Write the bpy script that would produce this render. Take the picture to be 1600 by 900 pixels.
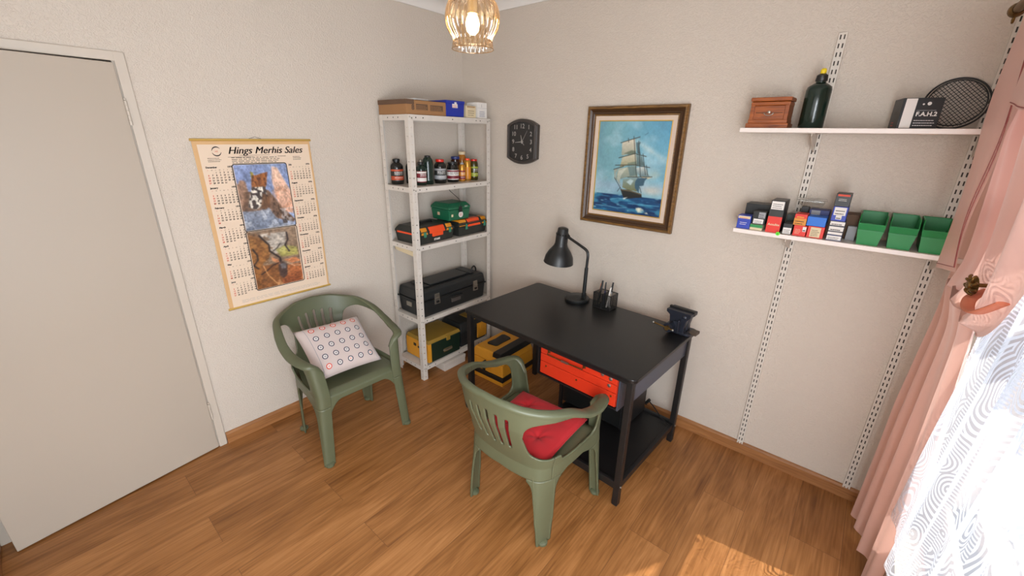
import bpy, math, random
import numpy as np
from mathutils import Vector, Matrix
PI = math.pi
random.seed(7)
for o in list(bpy.data.objects):
    bpy.data.objects.remove(o)
SC = bpy.context.scene
COL = SC.collection

# ------------------------------------------------------------ camera, sky, sun, exposure
CAM_LOC = (2.5737, -2.4336, 1.75)
CAM_F = 652.21                      # focal length in pixels of the 1600x900 frame
YAW, PIT, ROL = -0.697612, -0.351170, 0.0196169
cd = bpy.data.cameras.new('camera')
cam = bpy.data.objects.new('camera', cd)
COL.objects.link(cam)
SC.camera = cam
cd.sensor_fit = 'HORIZONTAL'
cd.sensor_width = 36.0
cd.lens = 36.0 * CAM_F / 1600.0
cd.clip_start = 0.02
_f = Vector((math.sin(YAW)*math.cos(PIT), math.cos(YAW)*math.cos(PIT), math.sin(PIT)))
_r = Vector((math.cos(YAW), -math.sin(YAW), 0))
_u = _r.cross(_f)
_r2 = _r*math.cos(ROL) + _u*math.sin(ROL)
_u2 = -_r*math.sin(ROL) + _u*math.cos(ROL)
cam.matrix_world = Matrix(((_r2.x, _u2.x, -_f.x, CAM_LOC[0]), (_r2.y, _u2.y, -_f.y, CAM_LOC[1]),
                           (_r2.z, _u2.z, -_f.z, CAM_LOC[2]), (0, 0, 0, 1)))
SC.view_settings.view_transform = 'Standard'
SC.view_settings.look = 'None'
SC.view_settings.gamma = 1.0
SC.view_settings.use_curve_mapping = False
SC.view_settings.exposure = 0.52
world = bpy.data.worlds.new('World')
SC.world = world
world.use_nodes = True
bg = world.node_tree.nodes['Background']
bg.inputs[0].default_value = (0.80, 0.90, 1.0, 1)
bg.inputs[1].default_value = 0.75

def lamp(name, kind, loc, energy, color, rot=None, **kw):
    l = bpy.data.lights.new(name, kind)
    l.energy = energy
    l.color = color
    for k, v in kw.items():
        setattr(l, k, v)
    o = bpy.data.objects.new(name, l)
    COL.objects.link(o)
    o.location = loc
    if rot is not None:
        o.rotation_euler = rot
    return o
# sky light behind the lace, and a stronger fill added in the window's unseen stretch past it
_l = lamp('high_sky_daylight', 'AREA', (4.15, -1.25, 3.0), 175, (0.93, 0.96, 1.0), None, shape='RECTANGLE', size=1.8, size_y=1.8)
_l.rotation_euler = Vector((1.9, -0.45, 2.7)).to_track_quat('Z', 'Y').to_euler()
_l = lamp('window_side_fill', 'AREA', (3.22, -2.75, 1.20), 74, (0.90, 0.95, 1.0), None, shape='RECTANGLE', size=1.1, size_y=1.8)
_l.rotation_euler = Vector((0.62, -0.72, 0.22)).to_track_quat('Z', 'Y').to_euler()
# added fill light behind the camera; no window is built there
_l = lamp('rear_fill', 'AREA', (2.2, -4.0, 1.5), 15, (0.96, 0.97, 1.0), None, shape='RECTANGLE', size=2.0, size_y=1.8)
_l.rotation_euler = Vector((-0.2, -0.95, 0.05)).to_track_quat('Z', 'Y').to_euler()
sun = lamp('sun', 'SUN', (6, -3, 6), 15.0, (1.0, 0.94, 0.86), angle=0.009)
sun.rotation_euler = Vector((1.0, 0.23, 1.95)).to_track_quat('Z', 'Y').to_euler()

# ------------------------------------------------------------ materials
def lin(c):
    c = c/255.0
    return c/12.92 if c <= 0.04045 else ((c+0.055)/1.055)**2.4
def rgb(r, g, b):
    return (lin(r), lin(g), lin(b), 1.0)
MATS = {}
def new_mat(name):
    m = bpy.data.materials.new(name)
    m.use_nodes = True
    nt = m.node_tree
    return m, nt, nt.nodes['Principled BSDF']
def mat(name, col, rough=0.5, metal=0.0, var=0.06, scale=14.0, bump=0.0, bscale=120.0, spec=None, coat=0.0):
    """plain surface with faint noise variation in colour and an optional fine bump"""
    if name in MATS: return MATS[name]
    m, nt, b = new_mat(name)
    N = nt.nodes; L = nt.links
    tc = N.new('ShaderNodeTexCoord')
    nz = N.new('ShaderNodeTexNoise'); nz.inputs['Scale'].default_value = scale; nz.inputs['Detail'].default_value = 4
    L.new(tc.outputs['Object'], nz.inputs['Vector'])
    mx = N.new('ShaderNodeMix'); mx.data_type = 'RGBA'
    c = col
    mx.inputs[6].default_value = (c[0]*(1-var), c[1]*(1-var), c[2]*(1-var), 1)
    mx.inputs[7].default_value = (min(1, c[0]*(1+var)), min(1, c[1]*(1+var)), min(1, c[2]*(1+var)), 1)
    L.new(nz.outputs[0], mx.inputs[0]); L.new(mx.outputs[2], b.inputs['Base Color'])
    b.inputs['Roughness'].default_value = rough
    b.inputs['Metallic'].default_value = metal
    if spec is not None: b.inputs['Specular IOR Level'].default_value = spec
    if coat: b.inputs['Coat Weight'].default_value = coat
    if bump:
        n2 = N.new('ShaderNodeTexNoise'); n2.inputs['Scale'].default_value = bscale; n2.inputs['Detail'].default_value = 3
        L.new(tc.outputs['Object'], n2.inputs['Vector'])
        bp = N.new('ShaderNodeBump'); bp.inputs['Strength'].default_value = bump; bp.inputs['Distance'].default_value = 0.002
        L.new(n2.outputs[0], bp.inputs['Height']); L.new(bp.outputs[0], b.inputs['Normal'])
    MATS[name] = m
    return m
def mat_wall(name, col):
    m, nt, b = new_mat(name)
    N = nt.nodes; L = nt.links
    tc = N.new('ShaderNodeTexCoord')
    big = N.new('ShaderNodeTexNoise'); big.inputs['Scale'].default_value = 1.6; big.inputs['Detail'].default_value = 3
    L.new(tc.outputs['Object'], big.inputs['Vector'])
    mx = N.new('ShaderNodeMix'); mx.data_type = 'RGBA'
    mx.inputs[6].default_value = (col[0]*0.965, col[1]*0.96, col[2]*0.95, 1); mx.inputs[7].default_value = (col[0]*1.03, col[1]*1.03, col[2]*1.03, 1)
    L.new(big.outputs[0], mx.inputs[0]); L.new(mx.outputs[2], b.inputs['Base Color'])
    b.inputs['Roughness'].default_value = 0.55
    b.inputs['Specular IOR Level'].default_value = 0.3
    n1 = N.new('ShaderNodeTexNoise'); n1.inputs['Scale'].default_value = 75; n1.inputs['Detail'].default_value = 2; n1.inputs['Distortion'].default_value = 1.6
    n2 = N.new('ShaderNodeTexNoise'); n2.inputs['Scale'].default_value = 30; n2.inputs['Detail'].default_value = 2; n2.inputs['Distortion'].default_value = 2.2
    L.new(tc.outputs['Object'], n1.inputs['Vector']); L.new(tc.outputs['Object'], n2.inputs['Vector'])
    r = N.new('ShaderNodeValToRGB'); r.color_ramp.elements[0].position = 0.42; r.color_ramp.elements[1].position = 0.62
    L.new(n1.outputs[0], r.inputs[0])
    ad = N.new('ShaderNodeMath'); ad.operation = 'MULTIPLY_ADD'; ad.inputs[1].default_value = 0.6
    L.new(n2.outputs[0], ad.inputs[0]); L.new(r.outputs[0], ad.inputs[2])
    bp = N.new('ShaderNodeBump'); bp.inputs['Strength'].default_value = 0.55; bp.inputs['Distance'].default_value = 0.0028
    L.new(ad.outputs[0], bp.inputs['Height']); L.new(bp.outputs[0], b.inputs['Normal'])
    return m
def mat_wood(name, c1, c2, rough=0.4, scale=(1, 14, 14), bump=0.1, amt=1.0):
    """grain stretched along local x"""
    m, nt, b = new_mat(name)
    N = nt.nodes; L = nt.links
    tc = N.new('ShaderNodeTexCoord'); mp = N.new('ShaderNodeMapping')
    mp.inputs['Scale'].default_value = scale
    L.new(tc.outputs['Object'], mp.inputs['Vector'])
    nz = N.new('ShaderNodeTexNoise'); nz.inputs['Scale'].default_value = 4; nz.inputs['Detail'].default_value = 8; nz.inputs['Distortion'].default_value = 0.8
    L.new(mp.outputs[0], nz.inputs['Vector'])
    r = N.new('ShaderNodeValToRGB')
    r.color_ramp.elements[0].position = 0.3; r.color_ramp.elements[0].color = c1
    r.color_ramp.elements[1].position = 0.7; r.color_ramp.elements[1].color = c2
    L.new(nz.outputs[0], r.inputs[0]); L.new(r.outputs[0], b.inputs['Base Color'])
    b.inputs['Roughness'].default_value = rough
    bp = N.new('ShaderNodeBump'); bp.inputs['Strength'].default_value = bump; bp.inputs['Distance'].default_value = 0.001
    L.new(nz.outputs[0], bp.inputs['Height']); L.new(bp.outputs[0], b.inputs['Normal'])
    return m
def mat_floor():
    m, nt, b = new_mat('oak_laminate')
    N = nt.nodes; L = nt.links
    tc = N.new('ShaderNodeTexCoord')
    mp = N.new('ShaderNodeMapping'); mp.inputs['Rotation'].default_value = (0, 0, PI/2); mp.inputs['Location'].default_value = (0.35, 0.072, 0)
    L.new(tc.outputs['Object'], mp.inputs['Vector'])
    br = N.new('ShaderNodeTexBrick')
    br.offset = 0.37; br.offset_frequency = 2; br.squash = 1.0
    br.inputs['Scale'].default_value = 1.0
    br.inputs['Brick Width'].default_value = 1.28; br.inputs['Row Height'].default_value = 0.195
    br.inputs['Mortar Size'].default_value = 0.0011; br.inputs['Mortar Smooth'].default_value = 0.3
    br.inputs['Color1'].default_value = (0, 0, 0, 1); br.inputs['Color2'].default_value = (1, 1, 1, 1)
    br.inputs['Mortar'].default_value = (0.5, 0.5, 0.5, 1)
    L.new(mp.outputs[0], br.inputs['Vector'])
    # per plank offset of the grain
    ofs = N.new('ShaderNodeVectorMath'); ofs.operation = 'MULTIPLY_ADD'
    ofs.inputs[1].default_value = (3.7, 9.1, 5.3)
    L.new(br.outputs['Color'], ofs.inputs[0]); L.new(tc.outputs['Object'], ofs.inputs[2])
    m2 = N.new('ShaderNodeMapping'); m2.inputs['Scale'].default_value = (9.0, 0.9, 1)
    L.new(ofs.outputs[0], m2.inputs['Vector'])
    g = N.new('ShaderNodeTexNoise'); g.inputs['Scale'].default_value = 1.5; g.inputs['Detail'].default_value = 5; g.inputs['Distortion'].default_value = 0.9
    L.new(m2.outputs[0], g.inputs['Vector'])
    # cathedral figure: bands of a distorted field
    wv = N.new('ShaderNodeMath'); wv.operation = 'MULTIPLY'; wv.inputs[1].default_value = 34.0
    L.new(g.outputs[0], wv.inputs[0])
    sn = N.new('ShaderNodeMath'); sn.operation = 'SINE'; L.new(wv.outputs[0], sn.inputs[0])
    m3 = N.new('ShaderNodeMapping'); m3.inputs['Scale'].default_value = (120, 4.5, 1)
    L.new(ofs.outputs[0], m3.inputs['Vector'])
    fg = N.new('ShaderNodeTexNoise'); fg.inputs['Scale'].default_value = 1.0; fg.inputs['Detail'].default_value = 6
    L.new(m3.outputs[0], fg.inputs['Vector'])
    m4 = N.new('ShaderNodeMapping'); m4.inputs['Scale'].default_value = (11, 2.0, 1)
    L.new(ofs.outputs[0], m4.inputs['Vector'])
    bl = N.new('ShaderNodeTexNoise'); bl.inputs['Scale'].default_value = 1.1; bl.inputs['Detail'].default_value = 3
    L.new(m4.outputs[0], bl.inputs['Vector'])
    a1 = N.new('ShaderNodeMath'); a1.operation = 'MULTIPLY_ADD'; a1.inputs[1].default_value = 0.042; L.new(sn.outputs[0], a1.inputs[0])
    a2 = N.new('ShaderNodeMath'); a2.operation = 'MULTIPLY_ADD'; a2.inputs[1].default_value = 0.48; L.new(fg.outputs[0], a2.inputs[0])
    a3 = N.new('ShaderNodeMath'); a3.operation = 'MULTIPLY_ADD'; a3.inputs[1].default_value = 0.50; a3.inputs[2].default_value = -0.04; L.new(bl.outputs[0], a3.inputs[0])
    L.new(a3.outputs[0], a2.inputs[2]); L.new(a2.outputs[0], a1.inputs[2])
    sep = N.new('ShaderNodeSeparateColor'); L.new(br.outputs['Color'], sep.inputs[0])
    a4 = N.new('ShaderNodeMath'); a4.operation = 'MULTIPLY_ADD'; a4.inputs[1].default_value = 0.10; L.new(sep.outputs[0], a4.inputs[0]); L.new(a1.outputs[0], a4.inputs[2])
    r = N.new('ShaderNodeValToRGB')
    e = r.color_ramp.elements
    e[0].position = 0.22; e[0].color = rgb(102, 60, 26)
    e[1].position = 0.80; e[1].color = rgb(186, 132, 80)
    k = e.new(0.42); k.color = rgb(138, 90, 46)
    k = e.new(0.56); k.color = rgb(158, 106, 59)
    L.new(a4.outputs[0], r.inputs[0])
    mo = N.new('ShaderNodeMix'); mo.data_type = 'RGBA'; mo.inputs[7].default_value = rgb(96, 62, 36)
    ml = N.new('ShaderNodeMath'); ml.operation = 'MULTIPLY'; ml.inputs[1].default_value = 0.75; L.new(br.outputs['Fac'], ml.inputs[0])
    L.new(ml.outputs[0], mo.inputs[0]); L.new(r.outputs[0], mo.inputs[6]); L.new(mo.outputs[2], b.inputs['Base Color'])
    b.inputs['Roughness'].default_value = 0.42
    b.inputs['Specular IOR Level'].default_value = 0.42
    bp = N.new('ShaderNodeBump'); bp.inputs['Strength'].default_value = 0.12; bp.inputs['Distance'].default_value = 0.0006
    L.new(fg.outputs[0], bp.inputs['Height']); L.new(bp.outputs[0], b.inputs['Normal'])
    return m
def mat_vcol(name, rough=0.5):
    m, nt, b = new_mat(name)
    a = nt.nodes.new('ShaderNodeVertexColor'); a.layer_name = 'Col'
    nt.links.new(a.outputs[0], b.inputs['Base Color'])
    b.inputs['Roughness'].default_value = rough
    nz = nt.nodes.new('ShaderNodeTexNoise'); nz.inputs['Scale'].default_value = 400
    bp = nt.nodes.new('ShaderNodeBump'); bp.inputs['Strength'].default_value = 0.08; bp.inputs['Distance'].default_value = 0.0005
    nt.links.new(nz.outputs[0], bp.inputs['Height']); nt.links.new(bp.outputs[0], b.inputs['Normal'])
    return m
def mat_cloth(name, col, trans=0.35, rough=0.8, sheen=0.3, weave=900):
    m, nt, b = new_mat(name)
    N = nt.nodes; L = nt.links
    b.inputs['Base Color'].default_value = col
    b.inputs['Roughness'].default_value = rough
    b.inputs['Sheen Weight'].default_value = sheen
    tc = N.new('ShaderNodeTexCoord')
    nz = N.new('ShaderNodeTexNoise'); nz.inputs['Scale'].default_value = weave; L.new(tc.outputs['Object'], nz.inputs['Vector'])
    bp = N.new('ShaderNodeBump'); bp.inputs['Strength'].default_value = 0.12; bp.inputs['Distance'].default_value = 0.001
    L.new(nz.outputs[0], bp.inputs['Height']); L.new(bp.outputs[0], b.inputs['Normal'])
    if trans:
        t = N.new('ShaderNodeBsdfTranslucent'); t.inputs[0].default_value = col
        mx = N.new('ShaderNodeMixShader'); mx.inputs[0].default_value = trans
        L.new(b.outputs[0], mx.inputs[1]); L.new(t.outputs[0], mx.inputs[2])
        L.new(mx.outputs[0], N['Material Output'].inputs['Surface'])
    return m
def mat_glass(name, col, gl=0.12, rough=0.03, diff=0.0):
    """thin clear or tinted material: lets light straight through, with a reflecting skin"""
    m, nt, b = new_mat(name)
    N = nt.nodes; L = nt.links
    t = N.new('ShaderNodeBsdfTransparent'); t.inputs[0].default_value = col
    g = N.new('ShaderNodeBsdfGlossy'); g.inputs['Roughness'].default_value = rough; g.inputs[0].default_value = (1, 1, 1, 1)
    lw = N.new('ShaderNodeLayerWeight'); lw.inputs[0].default_value = 0.35
    ad = N.new('ShaderNodeMath'); ad.operation = 'MULTIPLY_ADD'; ad.inputs[1].default_value = 0.45; ad.inputs[2].default_value = gl*0.4
    L.new(lw.outputs['Fresnel'], ad.inputs[0])
    mx = N.new('ShaderNodeMixShader'); L.new(ad.outputs[0], mx.inputs[0]); L.new(t.outputs[0], mx.inputs[1]); L.new(g.outputs[0], mx.inputs[2])
    out = mx
    if diff:
        d = N.new('ShaderNodeBsdfTranslucent'); d.inputs[0].default_value = col
        m2 = N.new('ShaderNodeMixShader'); m2.inputs[0].default_value = diff
        L.new(mx.outputs[0], m2.inputs[1]); L.new(d.outputs[0], m2.inputs[2]); out = m2
    L.new(out.outputs[0], N['Material Output'].inputs['Surface'])
    return m
def mat_lace():
    m, nt, b = new_mat('lace')
    N = nt.nodes; L = nt.links
    tc = N.new('ShaderNodeTexCoord')
    b.inputs['Base Color'].default_value = (0.72, 0.735, 0.77, 1); b.inputs['Roughness'].default_value = 0.9
    tr = N.new('ShaderNodeBsdfTranslucent'); tr.inputs[0].default_value = (0.56, 0.59, 0.66, 1)
    fab = N.new('ShaderNodeMixShader'); fab.inputs[0].default_value = 0.6
    L.new(b.outputs[0], fab.inputs[1]); L.new(tr.outputs[0], fab.inputs[2])
    tp = N.new('ShaderNodeBsdfTransparent')
    # UV: u along the cloth, v up (metres)
    uv = tc.outputs['UV']
    # feather arcs: rings of a distorted field in big cells
    vo = N.new('ShaderNodeTexVoronoi'); vo.inputs['Scale'].default_value = 6.0; vo.inputs['Randomness'].default_value = 0.9
    nz = N.new('ShaderNodeTexNoise'); nz.inputs['Scale'].default_value = 5.0; nz.inputs['Detail'].default_value = 1
    L.new(uv, nz.inputs['Vector'])
    mxv = N.new('ShaderNodeMix'); mxv.data_type = 'RGBA'; mxv.inputs[0].default_value = 0.12
    L.new(uv, mxv.inputs[6]); L.new(nz.outputs[1], mxv.inputs[7]); L.new(mxv.outputs[2], vo.inputs['Vector'])
    ml = N.new('ShaderNodeMath'); ml.operation = 'MULTIPLY'; ml.inputs[1].default_value = 75.0; L.new(vo.outputs['Distance'], ml.inputs[0])
    sn = N.new('ShaderNodeMath'); sn.operation = 'SINE'; L.new(ml.outputs[0], sn.inputs[0])
    gt = N.new('ShaderNodeMath'); gt.operation = 'GREATER_THAN'; gt.inputs[1].default_value = 0.1; L.new(sn.outputs[0], gt.inputs[0])
    # eyelet columns every 0.16 m of cloth
    sp = N.new('ShaderNodeSeparateXYZ'); L.new(uv, sp.inputs[0])
    wx = N.new('ShaderNodeMath'); wx.operation = 'PINGPONG'; wx.inputs[1].default_value = 0.085; L.new(sp.outputs[0], wx.inputs[0])
    band = N.new('ShaderNodeMath'); band.operation = 'LESS_THAN'; band.inputs[1].default_value = 0.016; L.new(wx.outputs[0], band.inputs[0])
    wy = N.new('ShaderNodeMath'); wy.operation = 'PINGPONG'; wy.inputs[1].default_value = 0.006; L.new(sp.outputs[1], wy.inputs[0])
    hole = N.new('ShaderNodeMath'); hole.operation = 'GREATER_THAN'; hole.inputs[1].default_value = 0.0035; L.new(wy.outputs[0], hole.inputs[0])
    # solid where feather line or band without hole
    sel = N.new('ShaderNodeMix'); sel.data_type = 'FLOAT'
    L.new(band.outputs[0], sel.inputs[0]); L.new(gt.outputs[0], sel.inputs[2]); L.new(hole.outputs[0], sel.inputs[3])
    mr = N.new('ShaderNodeMapRange'); mr.inputs['To Min'].default_value = 0.48; mr.inputs['To Max'].default_value = 0.97
    L.new(sel.outputs[0], mr.inputs[0])
    mx = N.new('ShaderNodeMixShader'); L.new(mr.outputs[0], mx.inputs[0]); L.new(tp.outputs[0], mx.inputs[1]); L.new(fab.outputs[0], mx.inputs[2])
    L.new(mx.outputs[0], N['Material Output'].inputs['Surface'])
    return m
def mat_emit(name, col, strength):
    m, nt, b = new_mat(name)
    b.inputs['Emission Color'].default_value = col; b.inputs['Emission Strength'].default_value = strength
    b.inputs['Base Color'].default_value = col
    return m

WHITE_PAINT = mat('white_gloss_paint', rgb(196, 185, 171), 0.35, var=0.03, scale=2)
WALL = mat_wall('stippled_wall', rgb(205, 194, 181))
CEIL = mat('ceiling_paint', rgb(222, 218, 212), 0.8, var=0.02)
SKIRT = mat_wood('skirting_wood', rgb(132, 86, 48), rgb(168, 116, 70), 0.4, (1.2, 18, 18))
CHAIR = mat('green_plastic', rgb(90, 94, 70), 0.42, var=0.10, scale=5, bump=0.05)
POSTM = mat('chipped_white_enamel', rgb(206, 198, 188), 0.45, var=0.08, scale=30)
BLACK = mat('black_satin', rgb(24, 23, 23), 0.42, var=0.1)
DESKTOP = mat('black_desktop', rgb(20, 19, 19), 0.36, var=0.08, bump=0.15, bscale=500)
BLKPL = mat('black_plastic', rgb(20, 22, 22), 0.4, var=0.15)
BLKDK = mat('hole_shade', rgb(12, 11, 10), 0.8)  # black marks standing in for the shade inside holes and recesses
SLATE = mat('slate_metal', rgb(62, 65, 76), 0.38, var=0.1)
VISE = mat('blue_black_cast_iron', rgb(37, 40, 50), 0.38, metal=0.3, var=0.15, bump=0.2)
STEEL = mat('steel', rgb(170, 165, 155), 0.3, metal=0.9)
BRASS = mat('brass', rgb(190, 150, 70), 0.35, metal=0.8)
BRONZE = mat('aged_bronze', rgb(120, 92, 50), 0.4, metal=0.8, var=0.3, scale=60)
INK = mat('printing_ink', rgb(42, 36, 34), 0.7)
REDINK = mat('red_ink', rgb(205, 80, 60), 0.7)
PAPER = mat('white_paper', rgb(222, 218, 212), 0.7, var=0.03)
GREYP = mat('grey_paper', rgb(150, 150, 152), 0.7)
CREAM = mat('cream_card', rgb(214, 196, 160), 0.7)
CARD = mat('brown_cardboard', rgb(152, 110, 70), 0.75, var=0.12, scale=8)
CARDK = mat('dark_cardboard', rgb(96, 72, 54), 0.8, var=0.12)
BLUE = mat('blue_plastic', rgb(22, 44, 150), 0.35)
BLUE2 = mat('bright_blue_card', rgb(14, 104, 200), 0.45)
BLUE3 = mat('royal_blue_card', rgb(42, 64, 165), 0.45)
NAVY = mat('navy_card', rgb(36, 50, 110), 0.45)
RED = mat('red_card', rgb(214, 48, 34), 0.45)
REDM = mat('red_enamel', rgb(206, 52, 24), 0.38, var=0.08)
ORANGE = mat('orange_plastic', rgb(228, 74, 24), 0.4)
AMBERP = mat('amber_plastic', rgb(206, 132, 26), 0.4)
YELLOW = mat('yellow_plastic', rgb(214, 148, 40), 0.45, var=0.1)
LEMON = mat('lemon_plastic', rgb(228, 200, 30), 0.4)
MUSTARD = mat('mustard_plastic', rgb(150, 118, 44), 0.5, var=0.15)
GREEN = mat('green_case_plastic', rgb(18, 92, 62), 0.38)
BINGRN = mat('green_bin_plastic', rgb(34, 132, 70), 0.42)
LIME = mat('lime_sticker', rgb(90, 220, 40), 0.5)
DKGRN = mat('dark_green_plastic', rgb(20, 42, 32), 0.4)
TEAL = mat('teal_plastic', rgb(52, 120, 96), 0.4)
CHARC = mat('charcoal_plastic', rgb(38, 40, 36), 0.45, var=0.12)
CASEBK = mat('case_black_plastic', rgb(30, 33, 34), 0.42, var=0.12)
REDCLOTH = mat_cloth('red_fabric', rgb(172, 18, 26), 0.0, 0.85, 0.08)
PILLOWM = mat_cloth('grey_pink_fabric', rgb(196, 180, 174), 0.0, 0.9, 0.2)
PINK = mat_cloth('dusty_pink_curtain', rgb(232, 190, 176), 0.22, 0.40, 0.2)
PINKIN = mat('orange_lining', rgb(206, 122, 92), 0.6)
DRIM = mat('pillow_dark_ink', rgb(70, 70, 84), 0.8)
CHESTW = mat_wood('varnished_chest_wood', rgb(112, 52, 14), rgb(168, 88, 28), 0.4, (3, 30, 30))
FRAMEG = mat_wood('antique_gold_frame', rgb(82, 56, 26), rgb(138, 100, 50), 0.38, (4, 30, 30))
FRAMED = mat('dark_frame_gilt', rgb(66, 42, 20), 0.4, var=0.2)
GILT = mat('bright_gilt', rgb(214, 178, 96), 0.3, metal=0.5)
LINER = mat('linen_liner', rgb(206, 186, 168), 0.7)
CALP = mat('aged_calendar_paper', rgb(222, 200, 176), 0.6, var=0.05, scale=5)
TAN = mat('faded_orange_edge', rgb(206, 166, 116), 0.6, var=0.1)
AMBERG = mat_glass('amber_glass', (0.88, 0.74, 0.56, 1), 0.2, 0.05, 0.04)
CLEARP = mat_glass('clear_plastic', (0.90, 0.90, 0.88, 1), 0.05, 0.25, 0.10)
PANE = mat_glass('window_glass', (0.98, 0.99, 1, 1), 0.05)
LACE = mat_lace()

# ------------------------------------------------------------ mesh building
def empty(name, loc=(0, 0, 0), rz=0.0):
    o = bpy.data.objects.new(name, None)
    o.empty_display_size = 0.1
    COL.objects.link(o)
    o.location = loc
    o.rotation_euler = (0, 0, rz)
    return o
def tag(o, label=None, cat=None, group=None, kind=None):
    if label: o['label'] = label
    if cat: o['category'] = cat
    if group: o['group'] = group
    if kind: o['kind'] = kind
    return o
def thing(name, label, cat, loc=(0, 0, 0), rz=0.0, group=None):
    return tag(empty(name, loc, rz), label, cat, group)
def T(x=0, y=0, z=0, rx=0, ry=0, rz=0, s=1.0):
    return Matrix.Translation((x, y, z)) @ Matrix.Rotation(rz, 4, 'Z') @ Matrix.Rotation(ry, 4, 'Y') @ Matrix.Rotation(rx, 4, 'X') @ Matrix.Scale(s, 4)
class MB:
    def __init__(s):
        s.v = []; s.f = []; s.m = []; s.mats = []; s.uv = None
    def mi(s, m):
        if m not in s.mats: s.mats.append(m)
        return s.mats.index(m)
    def add(s, vs, fs, m, M=None):
        n = len(s.v); k = s.mi(m)
        if M is not None: vs = [tuple(M @ Vector(p)) for p in vs]
        s.v.extend(tuple(p) for p in vs)
        s.f.extend(tuple(i+n for i in f) for f in fs); s.m.extend([k]*len(fs))
        return s
    def box(s, x0, x1, y0, y1, z0, z1, m, M=None):
        vs = [(x, y, z) for z in (z0, z1) for y in (y0, y1) for x in (x0, x1)]
        return s.add(vs, [(0, 2, 3, 1), (4, 5, 7, 6), (0, 1, 5, 4), (2, 6, 7, 3), (0, 4, 6, 2), (1, 3, 7, 5)], m, M)
    def frus(s, r0, r1, z0, z1, m, M=None):
        """box with different bottom and top rectangles (x0,x1,y0,y1)"""
        vs = [(x, y, z0) for y in r0[2:] for x in r0[:2]] + [(x, y, z1) for y in r1[2:] for x in r1[:2]]
        return s.add(vs, [(0, 2, 3, 1), (4, 5, 7, 6), (0, 1, 5, 4), (2, 6, 7, 3), (0, 4, 6, 2), (1, 3, 7, 5)], m, M)
    def prism(s, pts, z0, z1, m, M=None):
        n = len(pts)
        vs = [(p[0], p[1], z0) for p in pts] + [(p[0], p[1], z1) for p in pts]
        return s.add(vs, [tuple(range(n))[::-1], tuple(range(n, 2*n))] + [(i, (i+1) % n, n+(i+1) % n, n+i) for i in range(n)], m, M)
    def lathe(s, prof, m, n=24, M=None, cap=True):
        vs = []; fs = []
        for r, z in prof:
            vs += [(r*math.cos(2*PI*i/n), r*math.sin(2*PI*i/n), z) for i in range(n)]
        for k in range(len(prof)-1):
            fs += [(k*n+i, k*n+(i+1) % n, (k+1)*n+(i+1) % n, (k+1)*n+i) for i in range(n)]
        if cap:
            fs += [tuple(range(n))[::-1], tuple((len(prof)-1)*n+i for i in range(n))]
        return s.add(vs, fs, m, M)
    def cyl(s, p0, p1, r, m, n=12, r1=None):
        return s.tube([p0, p1], [r, r if r1 is None else r1], m, n)
    def tube(s, pts, r, m, n=10, flat=1.0, up=None, M=None, closed=False):
        pts = [Vector(p) for p in pts]; K = len(pts)
        rs = r if isinstance(r, (list, tuple)) else [r]*K
        vs = []; fs = []
        d0 = None; a = None
        for i in range(K):
            if closed: d = (pts[(i+1) % K]-pts[i-1]).normalized()
            else: d = (pts[min(i+1, K-1)]-pts[max(i-1, 0)]).normalized()
            if up is not None:
                a = Vector(up).cross(d).normalized()
            elif a is None:
                a = (Vector((0, 0, 1)) if abs(d.z) < 0.9 else Vector((1, 0, 0))).cross(d).normalized()
            else:
                a = (a-d*a.dot(d)).normalized()
            b = d.cross(a)
            for k in range(n):
                t = 2*PI*k/n
                vs.append(pts[i]+a*(rs[i]*math.cos(t))+b*(rs[i]*flat*math.sin(t)))
        for i in range(K if closed else K-1):
            j = (i+1) % K
            fs += [(i*n+k, i*n+(k+1) % n, j*n+(k+1) % n, j*n+k) for k in range(n)]
        if not closed:
            fs += [tuple(range(n))[::-1], tuple((K-1)*n+k for k in range(n))]
        return s.add(vs, fs, m, M)
    def grid(s, fn, nu, nv, m, closed_u=False, M=None):
        """fn(u,v) for u,v in 0..1"""
        U = nu if closed_u else nu+1
        vs = [fn(i/nu, j/nv) for j in range(nv+1) for i in range(U)]
        fs = [(j*U+i, j*U+(i+1) % U, (j+1)*U+(i+1) % U, (j+1)*U+i) for j in range(nv) for i in range(nu)]
        return s.add(vs, fs, m, M)
    def clip(s, fn, us, vs_, f, m, M=None):
        """surface fn(u,v) over grid lines us x vs_, kept where f(u,v) > 0, with smooth cut edges"""
        P = {}; V = []; F = []
        val = [[f(u, v) for u in us] for v in vs_]
        def vid(key, uv):
            if key not in P:
                P[key] = len(V); V.append(fn(*uv))
            return P[key]
        for j in range(len(vs_)-1):
            for i in range(len(us)-1):
                cs = [(i, j), (i+1, j), (i+1, j+1), (i, j+1)]
                if all(val[b][a] <= 0 for a, b in cs): continue
                poly = []
                for k in range(4):
                    a = cs[k]; b = cs[(k+1) % 4]
                    fa = val[a[1]][a[0]]; fb = val[b[1]][b[0]]
                    if fa > 0: poly.append(vid(a, (us[a[0]], vs_[a[1]])))
                    if (fa > 0) != (fb > 0):
                        t = fa/(fa-fb)
                        uv = (us[a[0]]+(us[b[0]]-us[a[0]])*t, vs_[a[1]]+(vs_[b[1]]-vs_[a[1]])*t)
                        poly.append(vid(tuple(sorted((a, b))), uv))
                if len(poly) > 2: F.append(tuple(poly))
        return s.add(V, F, m, M)
    def text(s, body, size, m, M, bold=0.0, shear=0.0, align='LEFT', thick=0.0):
        vs, fs = text_geo(body, size, bold, shear, align)
        return s.add([(x, y, z+thick) for x, y, z in vs], fs, m, M)
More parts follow.
